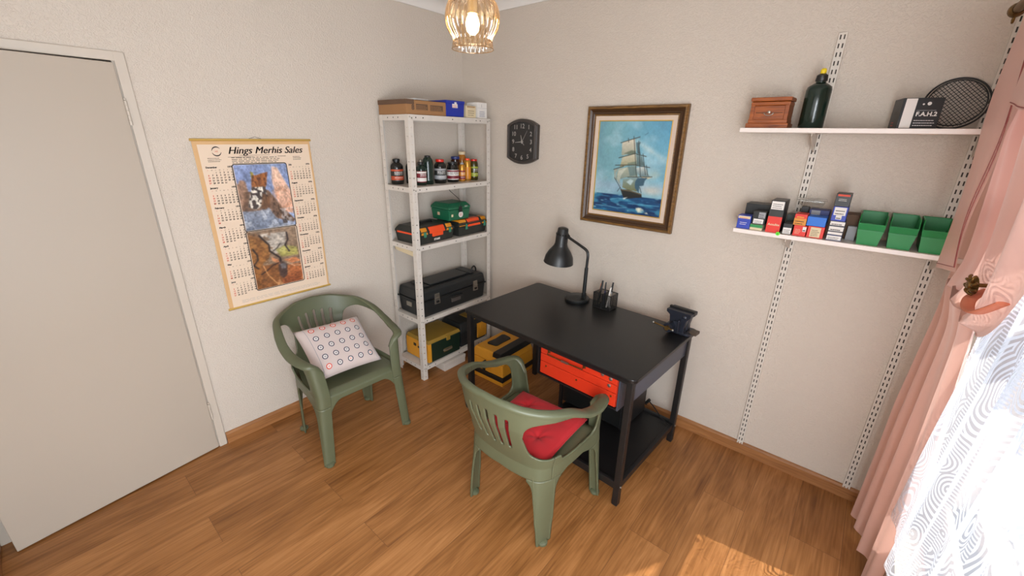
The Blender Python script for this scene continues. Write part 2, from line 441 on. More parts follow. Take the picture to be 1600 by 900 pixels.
    def plate_holes(s, w, h, n, r, m, M=None):
        """w x h plate in xy with a column of n octagonal holes through it"""
        c = h/n
        for k in range(n):
            y0 = k*c; yc = y0+c/2
            ring = [(w/2+r*math.cos(PI/8+i*PI/4), yc+r*math.sin(PI/8+i*PI/4), 0) for i in range(8)]
            out = []
            for i in range(8):
                a = PI/8+i*PI/4; dx, dy = math.cos(a), math.sin(a)
                t = min((w/2)/abs(dx), (c/2)/abs(dy)); out.append((w/2+dx*t, yc+dy*t, 0))
            corners = {0: (w, y0+c, 0), 2: (0, y0+c, 0), 4: (0, y0, 0), 6: (w, y0, 0)}
            vs = ring+out; fs = []
            for i in range(8):
                j = (i+1) % 8
                if i in corners:
                    vs.append(corners[i]); fs.append((i, 8+i, len(vs)-1, 8+j, j))
                else: fs.append((i, 8+i, 8+j, j))
            s.add(vs, fs, m, M)
        return s
    def build(s, name, parent=None, loc=(0, 0, 0), rot=(0, 0, 0), smooth=None, bevel=0.0, solid=0.0, sub=0, seg=2, weld=False, soff=-1.0):
        me = bpy.data.meshes.new(name)
        me.from_pydata(s.v, [], s.f)
        for m in s.mats: me.materials.append(m)
        me.polygons.foreach_set('material_index', s.m)
        if s.uv is not None:
            l = me.uv_layers.new(name='UVMap')
            vi = np.empty(len(me.loops), dtype=np.int32); me.loops.foreach_get('vertex_index', vi)
            l.data.foreach_set('uv', np.array(s.uv, dtype=np.float32)[vi].ravel())
        if smooth is not None:
            me.polygons.foreach_set('use_smooth', [True]*len(me.polygons))
            if smooth < 180: me.set_sharp_from_angle(angle=math.radians(smooth))
        me.update()
        o = bpy.data.objects.new(name, me)
        COL.objects.link(o)
        o.location = loc; o.rotation_euler = rot
        if parent is not None: o.parent = parent
        if weld:
            w = o.modifiers.new('weld', 'WELD'); w.merge_threshold = 0.0002
        if solid:
            sm = o.modifiers.new('solidify', 'SOLIDIFY'); sm.thickness = solid; sm.offset = soff; sm.use_even_offset = False
        if bevel:
            bm = o.modifiers.new('bevel', 'BEVEL'); bm.width = bevel; bm.segments = seg; bm.limit_method = 'ANGLE'; bm.angle_limit = math.radians(40)
            bm.harden_normals = False
        if sub:
            ss = o.modifiers.new('subdivision', 'SUBSURF'); ss.levels = sub; ss.render_levels = sub
        return o
_tc = {}
def text_geo(body, size, bold, shear, align):
    k = (body, size, bold, shear, align)
    if k in _tc: return _tc[k]
    cu = bpy.data.curves.new('txt', 'FONT'); cu.body = body; cu.size = size; cu.offset = bold; cu.shear = shear
    cu.align_x = align; cu.resolution_u = 2 if size < 0.02 else 4; cu.fill_mode = 'FRONT'; cu.space_line = 1.0
    o = bpy.data.objects.new('txt', cu); COL.objects.link(o)
    bpy.context.view_layer.update()
    me = bpy.data.meshes.new_from_object(o.evaluated_get(bpy.context.evaluated_depsgraph_get()))
    vs = [tuple(v.co) for v in me.vertices]; fs = [tuple(p.vertices) for p in me.polygons]
    bpy.data.objects.remove(o); bpy.data.curves.remove(cu); bpy.data.meshes.remove(me)
    _tc[k] = (vs, fs)
    return vs, fs
def FX(x, y, z, e=0.0006):
    """plane facing +x: text x -> +y, text y -> +z"""
    return Matrix(((0, 0, 1, x+e), (1, 0, 0, y), (0, 1, 0, z), (0, 0, 0, 1)))
def FY(x, y, z, e=0.0006):
    """plane facing -y: text x -> +x, text y -> +z"""
    return Matrix(((1, 0, 0, x), (0, 0, -1, y-e), (0, 1, 0, z), (0, 0, 0, 1)))
def FU(x, y, z, rz=0.0, e=0.0006):
    return T(x, y, z+e, rz=rz)
RZ = lambda a: Matrix.Rotation(a, 4, 'Z')
def quad(mb, w, h, m, M):
    mb.add([(0, 0, 0), (w, 0, 0), (w, h, 0), (0, h, 0)], [(0, 1, 2, 3)], m, M)
def scribble(mb, w, h, rows, m, M, seed=0, fill=0.62):
    """rows of small illegible dashes standing in for print too small to read"""
    R = random.Random(seed)
    rh = h/rows
    for j in range(rows):
        x = 0
        while x < w*(0.75+0.25*R.random()):
            l = R.uniform(0.03, 0.12)*w
            if x+l > w: break
            mb.add([(x, j*rh, 0), (x+l, j*rh, 0), (x+l, j*rh+rh*fill*0.6, 0), (x, j*rh+rh*fill*0.6, 0)], [(0, 1, 2, 3)], m, M)
            x += l+0.02*w
def rrect(w, h, r, n=5, cx=0, cy=0):
    out = []
    for sx, sy, a0 in ((1, 1, 0), (-1, 1, PI/2), (-1, -1, PI), (1, -1, 1.5*PI)):
        for i in range(n+1):
            a = a0+i*PI/2/n
            out.append((cx+sx*(w/2-r)+r*math.cos(a), cy+sy*(h/2-r)+r*math.sin(a)))
    return out
def smin(a, b, k):
    h = max(k-abs(a-b), 0)/k
    return min(a, b)-h*h*k*0.25
def smax(a, b, k):
    return -smin(-a, -b, k)
def lsp(a, b, n):
    return [a+(b-a)*i/n for i in range(n+1)]
def interp(x, xs, ys):
    return float(np.interp(x, xs, ys))
def catmull(pts, per=8, closed=False):
    P = [Vector(p) for p in pts]; K = len(P); out = []
    for i in range(K if closed else K-1):
        p0 = P[i-1] if (i > 0 or closed) else P[0]; p1 = P[i]; p2 = P[(i+1) % K]; p3 = P[(i+2) % K] if (closed or i+2 < K) else P[-1]
        for j in range(per):
            t = j/per
            out.append(0.5*((2*p1)+(p2-p0)*t+(2*p0-5*p1+4*p2-p3)*t*t+(3*p1-p0-3*p2+p3)*t**3))
    if not closed: out.append(P[-1])
    return out

# ------------------------------------------------------------ the room
RW, RD, RH = 3.10, -4.2, 2.60      # right wall x, front wall y, ceiling z
def struct(name, mb, **kw):
    return tag(mb.build(name, **kw), kind='structure')
struct('floor', MB().box(-0.9, RW+0.2, RD-0.2, 0.2, -0.1, 0, mat_floor()))
struct('ceiling', MB().box(-0.95, RW+0.2, RD-0.2, 0.2, RH, RH+0.1, CEIL))
struct('wall_back', MB().box(-0.15, RW+0.15, 0, 0.15, 0, RH, WALL))
DY0, DY1, DZ = -2.815, -2.010, 2.010      # door opening on the left wall
w = MB()
w.box(-0.12, 0, DY1+0.0, 0.0, 0, RH, WALL); w.box(-0.12, 0, DY0, DY1, DZ+0.03, RH, WALL); w.box(-0.12, 0, RD, DY0, 0, RH, WALL)
struct('wall_left', w)
struct('wall_hall', MB().box(-0.9, -0.8, RD, 0.0, 0, RH, WALL))
struct('wall_front', MB().box(-0.9, RW+0.15, RD-0.1, RD, 0, RH, WALL))
WY0, WY1, WZ0, WZ1 = -3.60, -0.36, 0.42, 2.18  # opening lengthened out of view for the added side fill
w = MB()
w.box(RW, RW+0.15, RD, WY0, 0, RH, WALL); w.box(RW, RW+0.15, WY1, 0, 0, RH, WALL)
w.box(RW, RW+0.15, WY0, WY1, 0, WZ0, WALL); w.box(RW, RW+0.15, WY0, WY1, WZ1, RH, WALL)
struct('wall_right', w)
# window frame with panes
w = MB(); fx0, fx1 = RW+0.05, RW+0.10
for a, b_ in ((WY0, WY0+0.06), (WY1-0.06, WY1), (-1.58, -1.52)):
    w.box(fx0, fx1, a, b_, WZ0, WZ1, WHITE_PAINT)
for a, b_ in ((WZ0, WZ0+0.06), (WZ1-0.06, WZ1), (1.70, 1.75)):
    w.box(fx0, fx1, WY0, WY1, a, b_, WHITE_PAINT)
w.box(RW-0.02, RW+0.15, WY0, WY1, WZ0-0.03, WZ0, WHITE_PAINT)
wf = struct('window_1', w)
MB().box(fx0+0.02, fx0+0.026, WY0+0.05, WY1-0.05, WZ0+0.05, WZ1-0.05, PANE).build('pane', wf)
# skirting boards
def skirt(name, x0, x1, y0, y1, side):
    mb = MB(); t = 0.016; h = 0.072
    if side == 'y':
        mb.prism([(0, 0), (t, 0), (t, h-0.012), (t*0.5, h-0.003), (0, h)], 0, x1-x0, SKIRT, Matrix(((0, 0, 1, 0), (-1, 0, 0, 0), (0, 1, 0, 0), (0, 0, 0, 1))))
        o = mb.build(name, loc=(x0, y0, 0))
    else:
        mb.prism([(0, 0), (t, 0), (t, h-0.012), (t*0.5, h-0.003), (0, h)], 0, y1-y0, SKIRT, Matrix(((0, 0, 1, 0), (-1, 0, 0, 0), (0, 1, 0, 0), (0, 0, 0, 1))))
        o = mb.build(name, loc=(x0, y0, 0), rot=(0, 0, PI/2))
    return tag(o, kind='structure')
skirt('baseboard_back', 0.017, RW-0.001, -0.0005, 0, 'y')
skirt('baseboard_left', 0.0005, 0, -1.972, -0.001, 'x')
skirt('baseboard_hall', 0.0005, 0, RD, -2.86, 'x')
struct('wall_front_stub', MB().box(-0.12, 0.55, RD, -2.870, 0, RH, WALL))  # front wall, stopped short so it does not block the fill lights
struct('baseboard_front_stub', MB().box(0.014, 0.565, -2.870, -2.854, 0, 0.072, SKIRT), bevel=0.003)
# coving: concave quarter
prof = [(0.0, -0.07), (0.010, -0.07)]+[(0.010+0.075*(1-math.cos(a)), -0.070+0.065*math.sin(a)) for a in lsp(0.1, PI/2, 8)]+[(0.09, -0.005), (0.09, 0.0), (0, 0)]
COVE = mat('coving_plaster', rgb(226, 222, 216), 0.7, var=0.02)
mb = MB(); mb.prism(prof, 0, -RD, COVE, Matrix(((1, 0, 0, 0), (0, 0, 1, RD), (0, 1, 0, RH), (0, 0, 0, 1)))); struct('trim_1', mb, smooth=40)
mb = MB(); mb.prism(prof, 0, RW, COVE, Matrix(((0, 0, 1, 0), (-1, 0, 0, 0), (0, 1, 0, RH), (0, 0, 0, 1)))); struct('trim_2', mb, smooth=40)

# door frame and the leaf standing slightly ajar
fr = MB()
FT = 0.011
fr.box(0.0005, FT, DY1-0.003, -1.975, 0, DZ+0.040, WHITE_PAINT); fr.box(0.0005, FT, DY0-0.04, DY0+0.001, 0, DZ+0.040, WHITE_PAINT)
fr.box(0.0005, FT, DY0, DY1, DZ+0.003, DZ+0.040, WHITE_PAINT)
fr.box(-0.119, -0.001, DY1-0.0, DY1-0.012, 0.001, DZ+0.028, WHITE_PAINT); fr.box(-0.119, -0.001, DY0, DY0+0.012, 0.001, DZ+0.028, WHITE_PAINT)
struct('trim_3', fr, bevel=0.003)
door = tag(empty('door_1', (0.013, -2.019, 0), 0.125), kind='structure')
LEN = 0.795
MB().box(-0.040, 0.0, -LEN, 0, 0.008, 2.006, mat('door_paint', rgb(180, 168, 153), 0.38, var=0.04, scale=1.5)).build('door_leaf', door, bevel=0.002)
for hz in (1.81, 0.25):
    h = MB()
    for k in range(5):
        h.cyl((0.005, 0.004, hz-0.05+k*0.02), (0.005, 0.004, hz-0.05+k*0.02+0.0185), 0.0058, WHITE_PAINT, 10)
    h.cyl((0.005, 0.004, hz+0.052), (0.005, 0.004, hz+0.058), 0.0045, WHITE_PAINT, 10)
    h.build('hinge', door, smooth=40)
hd = MB(); hd.box(0, 0.006, -LEN+0.035, -LEN+0.075, 0.95, 1.13, BRASS); hd.tube([(0.004, -LEN+0.055, 1.06), (0.05, -LEN+0.055, 1.06), (0.055, -LEN+0.07, 1.06), (0.055, -LEN+0.16, 1.06)], 0.009, BRASS)
hd.build('door_handle', door, smooth=40)

# ------------------------------------------------------------ raster helpers for painted pictures
class Canvas:
    def __init__(s, w, h, seed=1):
        s.w, s.h = w, h
        s.y, s.x = np.mgrid[0:h, 0:w].astype(float)
        s.x = (s.x+0.5)/w; s.y = (s.y+0.5)/h
        s.c = np.zeros((h, w, 3)); s.rs = np.random.RandomState(seed)
    def noise(s, fx, fy, oct=3):
        out = np.zeros((s.h, s.w)); amp = 1; tot = 0
        for o in range(oct):
            nx, ny = int(fx*2**o)+2, int(fy*2**o)+2
            g = s.rs.rand(ny+1, nx+1)
            px = s.x*(nx-1); py = s.y*(ny-1)
            ix = px.astype(int); iy = py.astype(int); tx = px-ix; ty = py-iy
            tx = tx*tx*(3-2*tx); ty = ty*ty*(3-2*ty)
            out += amp*((g[iy, ix]*(1-tx)+g[iy, ix+1]*tx)*(1-ty)+(g[iy+1, ix]*(1-tx)+g[iy+1, ix+1]*tx)*ty); tot += amp; amp *= 0.5
        return out/tot
    def mix(s, col, a):
        a = np.clip(a, 0, 1)[..., None]
        s.c = s.c*(1-a)+np.array(col, float)*a
    def inside(s, pts, soft=0.0):
        m = np.zeros((s.h, s.w), bool); n = len(pts)
        for i in range(n):
            x1, y1 = pts[i]; x2, y2 = pts[(i+1) % n]
            if y1 == y2: continue
            cnd = ((y1 > s.y) != (y2 > s.y)) & (s.x < (x2-x1)*(s.y-y1)/(y2-y1)+x1)
            m ^= cnd
        m = m.astype(float)
        k = int(soft)
        for _ in range(k):
            p = np.pad(m, 1, mode='edge'); m = (p[:-2, 1:-1]+p[2:, 1:-1]+p[1:-1, :-2]+p[1:-1, 2:]+2*m)/6
        return m
    def poly(s, pts, col, a=1.0, soft=1, col2=None):
        """col2: colour at the bottom of the shape"""
        m = s.inside(pts, soft)*a
        if col2 is not None:
            ys = [p[1] for p in pts]; t = np.clip((s.y-min(ys))/(max(ys)-min(ys)+1e-6), 0, 1)[..., None]
            cc = np.array(col, float)*(1-t)+np.array(col2, float)*t
            s.c = s.c*(1-m[..., None])+cc*m[..., None]
        else: s.mix(col, m)
    def stroke(s, pts, wd, col, a=1.0):
        asp = s.w/s.h
        d = np.full((s.h, s.w), 9.0)
        for (x1, y1), (x2, y2) in zip(pts[:-1], pts[1:]):
            X = s.x-x1; Y = (s.y-y1)/asp; dx = x2-x1; dy = (y2-y1)/asp
            t = np.clip((X*dx+Y*dy)/(dx*dx+dy*dy+1e-9), 0, 1)
            d = np.minimum(d, np.hypot(X-t*dx, Y-t*dy))
        s.mix(col, np.clip((wd-d)*s.w+0.5, 0, 1)*a)
    def soften(s, k, amt, fx=40, fy=40):
        for _ in range(k):
            p = np.pad(s.c, ((1, 1), (1, 1), (0, 0)), mode='edge')
            s.c = (p[:-2, 1:-1]+p[2:, 1:-1]+p[1:-1, :-2]+p[1:-1, 2:]+2*s.c)/6
        g = s.noise(fx, fy, 1)*0.5+s.noise(fx*0.3, fy*0.3, 2)*0.5
        s.c *= (1-amt+2*amt*g)[..., None]
    def mesh(s, fn, material, name, parent=None, loc=(0, 0, 0), keep=None):
        """fn(u, v) -> position, v runs down"""
        vs = [fn((i+0.5)/s.w if 0 < i < s.w-1 else (0 if i == 0 else 1), (j+0.5)/s.h if 0 < j < s.h-1 else (0 if j == 0 else 1)) for j in range(s.h) for i in range(s.w)]
        fs = [(j*s.w+i, (j+1)*s.w+i, (j+1)*s.w+i+1, j*s.w+i+1) for j in range(s.h-1) for i in range(s.w-1)]
        me = bpy.data.meshes.new(name); me.from_pydata(vs, [], fs); me.materials.append(material)
        ca = me.color_attributes.new('Col', 'FLOAT_COLOR', 'POINT')
        c = np.clip(s.c, 0, 255)/255.0
        c = np.where(c <= 0.04045, c/12.92, ((c+0.055)/1.055)**2.4)
        rgba = np.ones((s.h*s.w, 4)); rgba[:, :3] = c.reshape(-1, 3)
        ca.data.foreach_set('color', rgba.ravel())
        o = bpy.data.objects.new(name, me); COL.objects.link(o); o.location = loc
        if parent: o.parent = parent
        return o

# ------------------------------------------------------------ green plastic armchairs
# plan curve stations from the front inner edge of one front leg round to the middle of the back
_ZL = [0.0, 0.42, 0.64, 0.80]
_ST = [  # (x, y) at the four levels
    [(0.222, 0.238), (0.190, 0.222), (0.205, 0.190), (0.205, 0.190)],
    [(0.262, 0.240), (0.232, 0.225), (0.245, 0.195), (0.245, 0.195)],
    [(0.272, 0.226), (0.247, 0.205), (0.268, 0.175), (0.268, 0.175)],
    [(0.266, 0.175), (0.245, 0.120), (0.282, 0.100), (0.282, 0.10)],
    [(0.250, 0.050), (0.240, 0.000), (0.288, 0.000), (0.288, 0.00)],
    [(0.228, -0.110), (0.226, -0.110), (0.275, -0.105), (0.275, -0.10)],
    [(0.206, -0.205), (0.198, -0.172), (0.236, -0.205), (0.245, -0.21)],
    [(0.168, -0.228), (0.150, -0.196), (0.165, -0.262), (0.17, -0.28)],
    [(0.100, -0.232), (0.080, -0.208), (0.085, -0.288), (0.09, -0.315)],
    [(0.0, -0.234), (0.0, -0.212), (0.0, -0.296), (0.0, -0.325)]]
_full = _ST + [[(-x, y) for x, y in st] for st in _ST[-2::-1]]
_LV = []
for l in range(4):
    c = catmull([(st[l][0], st[l][1], 0) for st in _full], 6)
    _LV.append([(p.x, p.y) for p in c])
_NP = len(_LV[0])-1
def chair_S(u, z):
    """u in 0..1 round the shell, z height"""
    t = u*_NP; i = min(int(t), _NP-1); t -= i
    ps = [(L[i][0]*(1-t)+L[i+1][0]*t, L[i][1]*(1-t)+L[i+1][1]*t) for L in _LV]
    x = interp(z, _ZL, [p[0] for p in ps]); y = interp(z, _ZL, [p[1] for p in ps])
    return (x, y, z)
# arc length along the arm level from the middle of the back (metres), symmetric
_arc = [0.0]
for i in range(_NP):
    _arc.append(_arc[-1]+math.hypot(_LV[1][i+1][0]-_LV[1][i][0], _LV[1][i+1][1]-_LV[1][i][1]))
_half = _arc[_NP//2]
def chair_s(u):
    t = u*_NP; i = min(int(t), _NP-1)
    return abs(_arc[i]+(_arc[i+1]-_arc[i])*(t-i)-_half)
SMAX = _half
def ztop(s):
    return interp(s, [0, 0.10, 0.20, 0.28, 0.36, 0.46, 0.56, SMAX-0.085, SMAX-0.05, SMAX-0.02, SMAX], [0.785, 0.778, 0.752, 0.715, 0.675, 0.645, 0.634, 0.634, 0.626, 0.600, 0.560])
S_SEAT = 0.425
def chair_f(u, z, sgn_s=None):
    s = chair_s(u); zt = ztop(s)
    w_band = interp(s, [0, 0.16, 0.30, SMAX], [0.075, 0.065, 0.030, 0.026])
    band = z-(zt-w_band)                             # top band
    legw = interp(z, [0, 0.42, 0.64], [0.062, 0.105, 0.085])
    front = (s-(SMAX-legw))                          # front leg
    rc = interp(z, [0, 0.42], [0.235, 0.215]); rw = interp(z, [0, 0.42], [0.028, 0.062])
    rear = min(rw-abs(s-rc), (0.47-z))               # rear leg up to seat level
    zs = S_SEAT
    arch = interp(s, [0, 0.15, 0.24, 0.34, 0.45, 0.52, SMAX], [0.05, 0.075, 0.10, 0.055, 0.05, 0.075, 0.12])
    skirt_ = min(zs+0.012-z, z-(zs-arch))
    panel_w = interp(z, [0.42, 0.50, 0.60, 0.70, 0.80], [0.225, 0.155, 0.140, 0.16, 0.23])
    panel = min(panel_w-s, z-(zs-0.05))
    f = smax(smax(band, front, 0.07), smax(smax(rear, skirt_, 0.06), panel, 0.06), 0.06)
    # five upright slots fanning out slightly
    side = 1 if u > 0.5 else -1
    ss = s*side
    for k in range(-2, 3):
        c = k*(0.040+(z-0.5)*0.030)
        q = math.hypot(max(abs(ss-c), 0), max(abs(z-0.605)-0.092+abs(k)*0.006, 0))-0.0085
        f = min(f, q)
    f = min(f, zt-z)
    return f
def chair_parts(parent):
    U = sorted(set([i/240 for i in range(241)]))
    # s-limits per part
    def sub(cond, z0, z1, nz):
        m = MB()
        for lo, hi in cond:
            us = [u for u in U if lo-1e-9 <= u <= hi+1e-9]
            m.clip(chair_S, us, lsp(z0, z1, nz), chair_f, CHAIR)
        return m
    def u_at(sv):   # u on the first half where s == sv
        for u in U:
            if chair_s(u) <= sv: return u
    uf = u_at(SMAX-0.150); ub = u_at(0.262); um = u_at(0.33)
    ua = u_at(0.25)
    BZ = 0.355
    sub([(ua, 1-ua)], BZ, 0.79, 74).build('backrest', parent, smooth=50, solid=0.009, weld=True)
    for lo, hi in ((0, ua), (1-ua, 1)):
        m = sub([(lo, hi)], BZ, 0.79, 74)
        # broad flat rim of the arm
        m.build('armrest', parent, smooth=50, solid=0.009, weld=True)
    for lo, hi in ((0, u_at(SMAX-0.14)), (1-u_at(SMAX-0.14), 1), (u_at(0.31), u_at(0.14)), (1-u_at(0.14), 1-u_at(0.31))):
        m = sub([(lo, hi)], 0.0, BZ, 36)
        isf = lo == 0 or hi == 1
        half = lo < 0.5
        def pos(sv, z, push=0.0):
            best = None
            for q in range(0, 121):
                u = q/240 if half else 1-q/240
                if best is None or abs(chair_s(u)-sv) < best[0]: best = (abs(chair_s(u)-sv), u)
            p = Vector(chair_S(best[1], z)); d = Vector((p.x, p.y+0.02, 0)).normalized()
            return p+d*push
        zs = lsp(0.004, BZ+0.02, 9)
        if isf:   # raised ribs make the leg a channel; a rounded pad closes it at the floor
            e = [(lambda z: SMAX-interp(z, [0, 0.42], [0.060, 0.100])), (lambda z: SMAX-0.004)]
            pad = pos(SMAX-0.030, 0.0, 0.004)
        else:
            rcf = lambda z: interp(z, [0, 0.42], [0.235, 0.215]); rwf = lambda z: interp(z, [0, 0.42], [0.028, 0.058])
            e = [(lambda z: rcf(z)-rwf(z)+0.003), (lambda z: rcf(z)+rwf(z)-0.003)]
            pad = pos(0.235, 0.0, 0.002)
        for ef in e: m.tube([pos(ef(z), z, 0.004) for z in zs], [0.0062]*len(zs), CHAIR, 8)
        m.lathe([(0.020, 0), (0.024, 0.003), (0.024, 0.014), (0.016, 0.020)], CHAIR, 14, T(pad.x, pad.y, 0))
        m.build('leg', parent, smooth=50, solid=0.008, weld=True)
    # rolled rim along the whole top edge
    pts = []; ups = []
    for i in range(0, 121):
        u = i/120; s = chair_s(u); p = chair_S(u, ztop(s))
        pts.append(p)
    rim = MB()
    n = len(pts)
    V = []; F = []
    for i in range(n):
        a = Vector(pts[max(i-1, 0)]); b_ = Vector(pts[min(i+1, n-1)]); d = (b_-a).normalized()
        out = d.cross(Vector((0, 0, 1))).normalized()
        if out.dot(Vector((pts[i][0], pts[i][1]+0.02, 0))) < 0: out = -out
        s = chair_s(i/120)
        wid = interp(s, [0, 0.18, 0.30, 0.5, SMAX-0.06, SMAX], [0.026, 0.032, 0.044, 0.050, 0.046, 0.018])
        P = Vector(pts[i]); up = Vector((0, 0, 1))
        tilt = interp(s, [0, 0.2, 0.35, SMAX], [0.55, 0.35, 0.15, 0.10])
        oo = (out*math.cos(tilt)-up*math.sin(tilt))
        nn = (up*math.cos(tilt)+out*math.sin(tilt))
        for q, h in ((-0.003, -0.009), (-0.001, -0.001), (0.006, 0.002), (wid*0.5, 0.003), (wid-0.007, 0.001), (wid-0.001, -0.004), (wid, -0.016), (wid-0.004, -0.017), (wid-0.006, -0.006), (wid*0.5, -0.003), (0.004, -0.004)):
            V.append(P+oo*(q-wid*0.22)+nn*h)
    K = 11
    for i in range(n-1):
        F += [(i*K+k, i*K+(k+1) % K, (i+1)*K+(k+1) % K, (i+1)*K+k) for k in range(K)]
    F += [tuple(range(K))[::-1], tuple((n-1)*K+k for k in range(K))]
    rim.add(V, F, CHAIR); rim.build('top_rim', parent, smooth=60)
    # seat with rolled front edge and apron
    def seat(u, v):
        y = -0.205+v*(0.225+0.205)
        hw = interp(y, [-0.21, -0.17, 0.0, 0.20, 0.225], [0.140, 0.192, 0.236, 0.240, 0.234])
        x = (u*2-1)*hw
        z = S_SEAT-0.022*max(0, 1-(x/0.22)**2)*max(0, 1-((y+0.03)/0.21)**2)-0.012*(1-v)
        z -= 0.020*max(0, (y-0.17)/0.055)**2
        return (x, y, z)
    def seat_f(u, v):
        x, y, _ = seat(u, v)
        f = 1.0
        for k in range(-3, 4):
            c = k*0.042+(y+0.1)*k*0.02
            q = math.hypot(abs(x-c), max(abs(y+0.105)-0.05+abs(k)*0.006, 0))-0.0045
            f = min(f, q)
        return f
    m = MB(); m.clip(seat, lsp(0, 1, 96), lsp(0, 1, 60), seat_f, CHAIR)
    def apron(u, v):
        x = (u*2-1)*0.215
        bow = 0.014*(1-(x/0.215)**2)
        return (x, 0.225+bow*0.0+0.006*math.sin(v*PI/2), S_SEAT-0.020-v*0.16)
    def apron_f(u, v):
        x = abs(u*2-1)*0.215
        dep = 0.030+0.10*max(0, (x-0.12)/0.095)**2.2
        return dep-v*0.16
    m.clip(apron, lsp(0, 1, 60), lsp(0, 1, 24), apron_f, CHAIR)
    m.build('seat', parent, smooth=60, solid=0.006, weld=True)
chA = thing('armchair', 'green plastic garden armchair against the wall below the calendar, holding a patterned cushion', 'chair', (0.395, -1.403, 0), -PI/2-0.03, 'green plastic armchairs')
chair_parts(chA)
chB = thing('armchair', 'green plastic garden armchair at the black workbench with a red seat cushion', 'chair', (1.583, -1.090, 0), 0.0, 'green plastic armchairs')
for ch in list(chA.children):
    c = ch.copy(); COL.objects.link(c); c.parent = chB

# ------------------------------------------------------------ cushions
def pillow_geo(mb, w, h, t, m, n=28, seamy=0.0):
    def side(sg):
        def fn(u, v):
            a = u*2-1; b_ = v*2-1
            pinch = 1-0.05*(1-abs(b_)**2)*abs(a)**4-0.0
            x = a*w/2*(1-0.055*(1-b_*b_)*a*a); y = b_*h/2*(1-0.055*(1-a*a)*b_*b_)
            k = max(0, (1-a**4)*(1-b_**4))**0.6
            return (x, y, sg*t/2*k)
        return fn
    mb.grid(side(1), n, n, m)
    mb.grid(lambda u, v: side(-1)(1-u, v), n, n, m)
    return side(1)
mb = MB(); S = pillow_geo(mb, 0.395, 0.335, 0.12, PILLOWM)
cols = 5
for r in range(5):
    for c in range(5):
        u0 = 0.185+c*0.162; v0 = 0.87-r*0.182
        red = r == 0 or (r == 4 and c == 0)
        m1 = REDINK if red else DRIM
        light = PAPER
        for R0, R1, mm in ((0.028, 0.042, m1), (0.0, 0.028, light), (0.007, 0.014, REDINK if (red or (r == 4 and c in (2, 4))) else DRIM)):
            vs = []; N_ = 20
            for k in range(N_):
                a = 2*PI*k/N_
                for R_ in (R0, R1):
                    uu = u0+R_*math.cos(a); vv = v0+R_*math.sin(a)*0.42/0.35
                    p = S(uu, vv); vs.append((p[0], p[1], p[2]+0.0012+(0.0006 if R0 == 0.007 else 0)))
            fs = [(2*k, 2*k+1, (2*k+3) % (2*N_), (2*k+2) % (2*N_)) for k in range(N_)]
            mb.add(vs, fs, mm)
# stitched seam lines
for uu in (0.10, 0.93):
    mb.tube([Vector(S(uu, v))+Vector((0, 0, 0.0005)) for v in lsp(0.04, 0.96, 20)], 0.0014, GREYP, 6)
pw = tag(mb.build('cushion', smooth=60, weld=True), 'pale grey cushion printed with rows of small red and dark rings', 'cushion')
# leaning back in the chair, turned slightly
zax = Vector((0.62, 0.04, 0.78)).normalized(); xax = Vector((0.13, 0.985, 0.10)); xax = (xax-zax*xax.dot(zax)).normalized(); yax = zax.cross(xax)
pw.matrix_world = Matrix(((xax.x, yax.x, zax.x, 0.390), (xax.y, yax.y, zax.y, -1.408), (xax.z, yax.z, zax.z, 0.560), (0, 0, 0, 1)))

def red_pad():
    mb = MB(); w, h = 0.385, 0.385
    tufts = [(-0.085, -0.08), (0.085, -0.08), (-0.085, 0.085), (0.085, 0.085)]
    def top(sg):
        def fn(u, v):
            a = u*2-1; b_ = v*2-1
            x = a*w/2*(1-0.03*(1-b_*b_)); y = b_*h/2*(1-0.03*(1-a*a))
            k = max(0, (1-abs(a)**6)*(1-abs(b_)**6))**0.5
            z = 0.030*k
            if sg > 0:
                for tx, ty in tufts:
                    d = math.hypot(x-tx, y-ty); z -= 0.016*math.exp(-(d/0.022)**2)*k
                    an = math.atan2(y-ty, x-tx)
                    z -= 0.0030*math.exp(-(d/0.07)**2)*(1+math.cos(an*6+tx*30))*k
                z += 0.006*math.exp(-(x*x+y*y)/0.01)
            return (x, y, z if sg > 0 else -0.6*z)
        return fn
    mb.grid(top(1), 64, 64, REDCLOTH); mb.grid(lambda u, v: top(-1)(1-u, v), 20, 20, REDCLOTH)
    edge = [top(1)(t, 0) for t in lsp(0, 1, 12)]+[top(1)(1, t) for t in lsp(0, 1, 12)[1:]]+[top(1)(t, 1) for t in lsp(1, 0, 12)[1:]]+[top(1)(0, t) for t in lsp(1, 0, 12)[1:-1]]
    mb.tube(edge, 0.004, REDCLOTH, 8, closed=True)
    return mb
rc = tag(red_pad().build('seat_cushion', smooth=60, loc=(1.584, -1.078, 0.437), rot=(0.0, 0, 0.06)), 'red tufted cotton seat cushion on the green armchair by the workbench', 'cushion')
for tx, ty in ((-0.085, -0.08), (0.085, -0.08), (-0.085, 0.085), (0.085, 0.085)):
    MB().lathe([(0.005, 0), (0.005, 0.002), (0.002, 0.003)], REDCLOTH, 10).build('tuft_button', rc, loc=(tx, ty, 0.0150), smooth=60)

# ------------------------------------------------------------ calendar
cal = thing('wall_calendar', 'large old paper calendar with animal pictures hanging on the wall left of the metal shelving', 'calendar', (0.0, -1.5215, 0.8))
CY0, CY1, CZ0, CZ1 = -0.287, 0.287, 0.008, 0.900
def bulge(z): return 0.004+0.006*math.sin((z)/0.9*PI)
m = MB(); m.grid(lambda u, v: (bulge(CZ0+v*(CZ1-CZ0)), CY0+u*(CY1-CY0), CZ0+v*(CZ1-CZ0)), 2, 24, CALP)
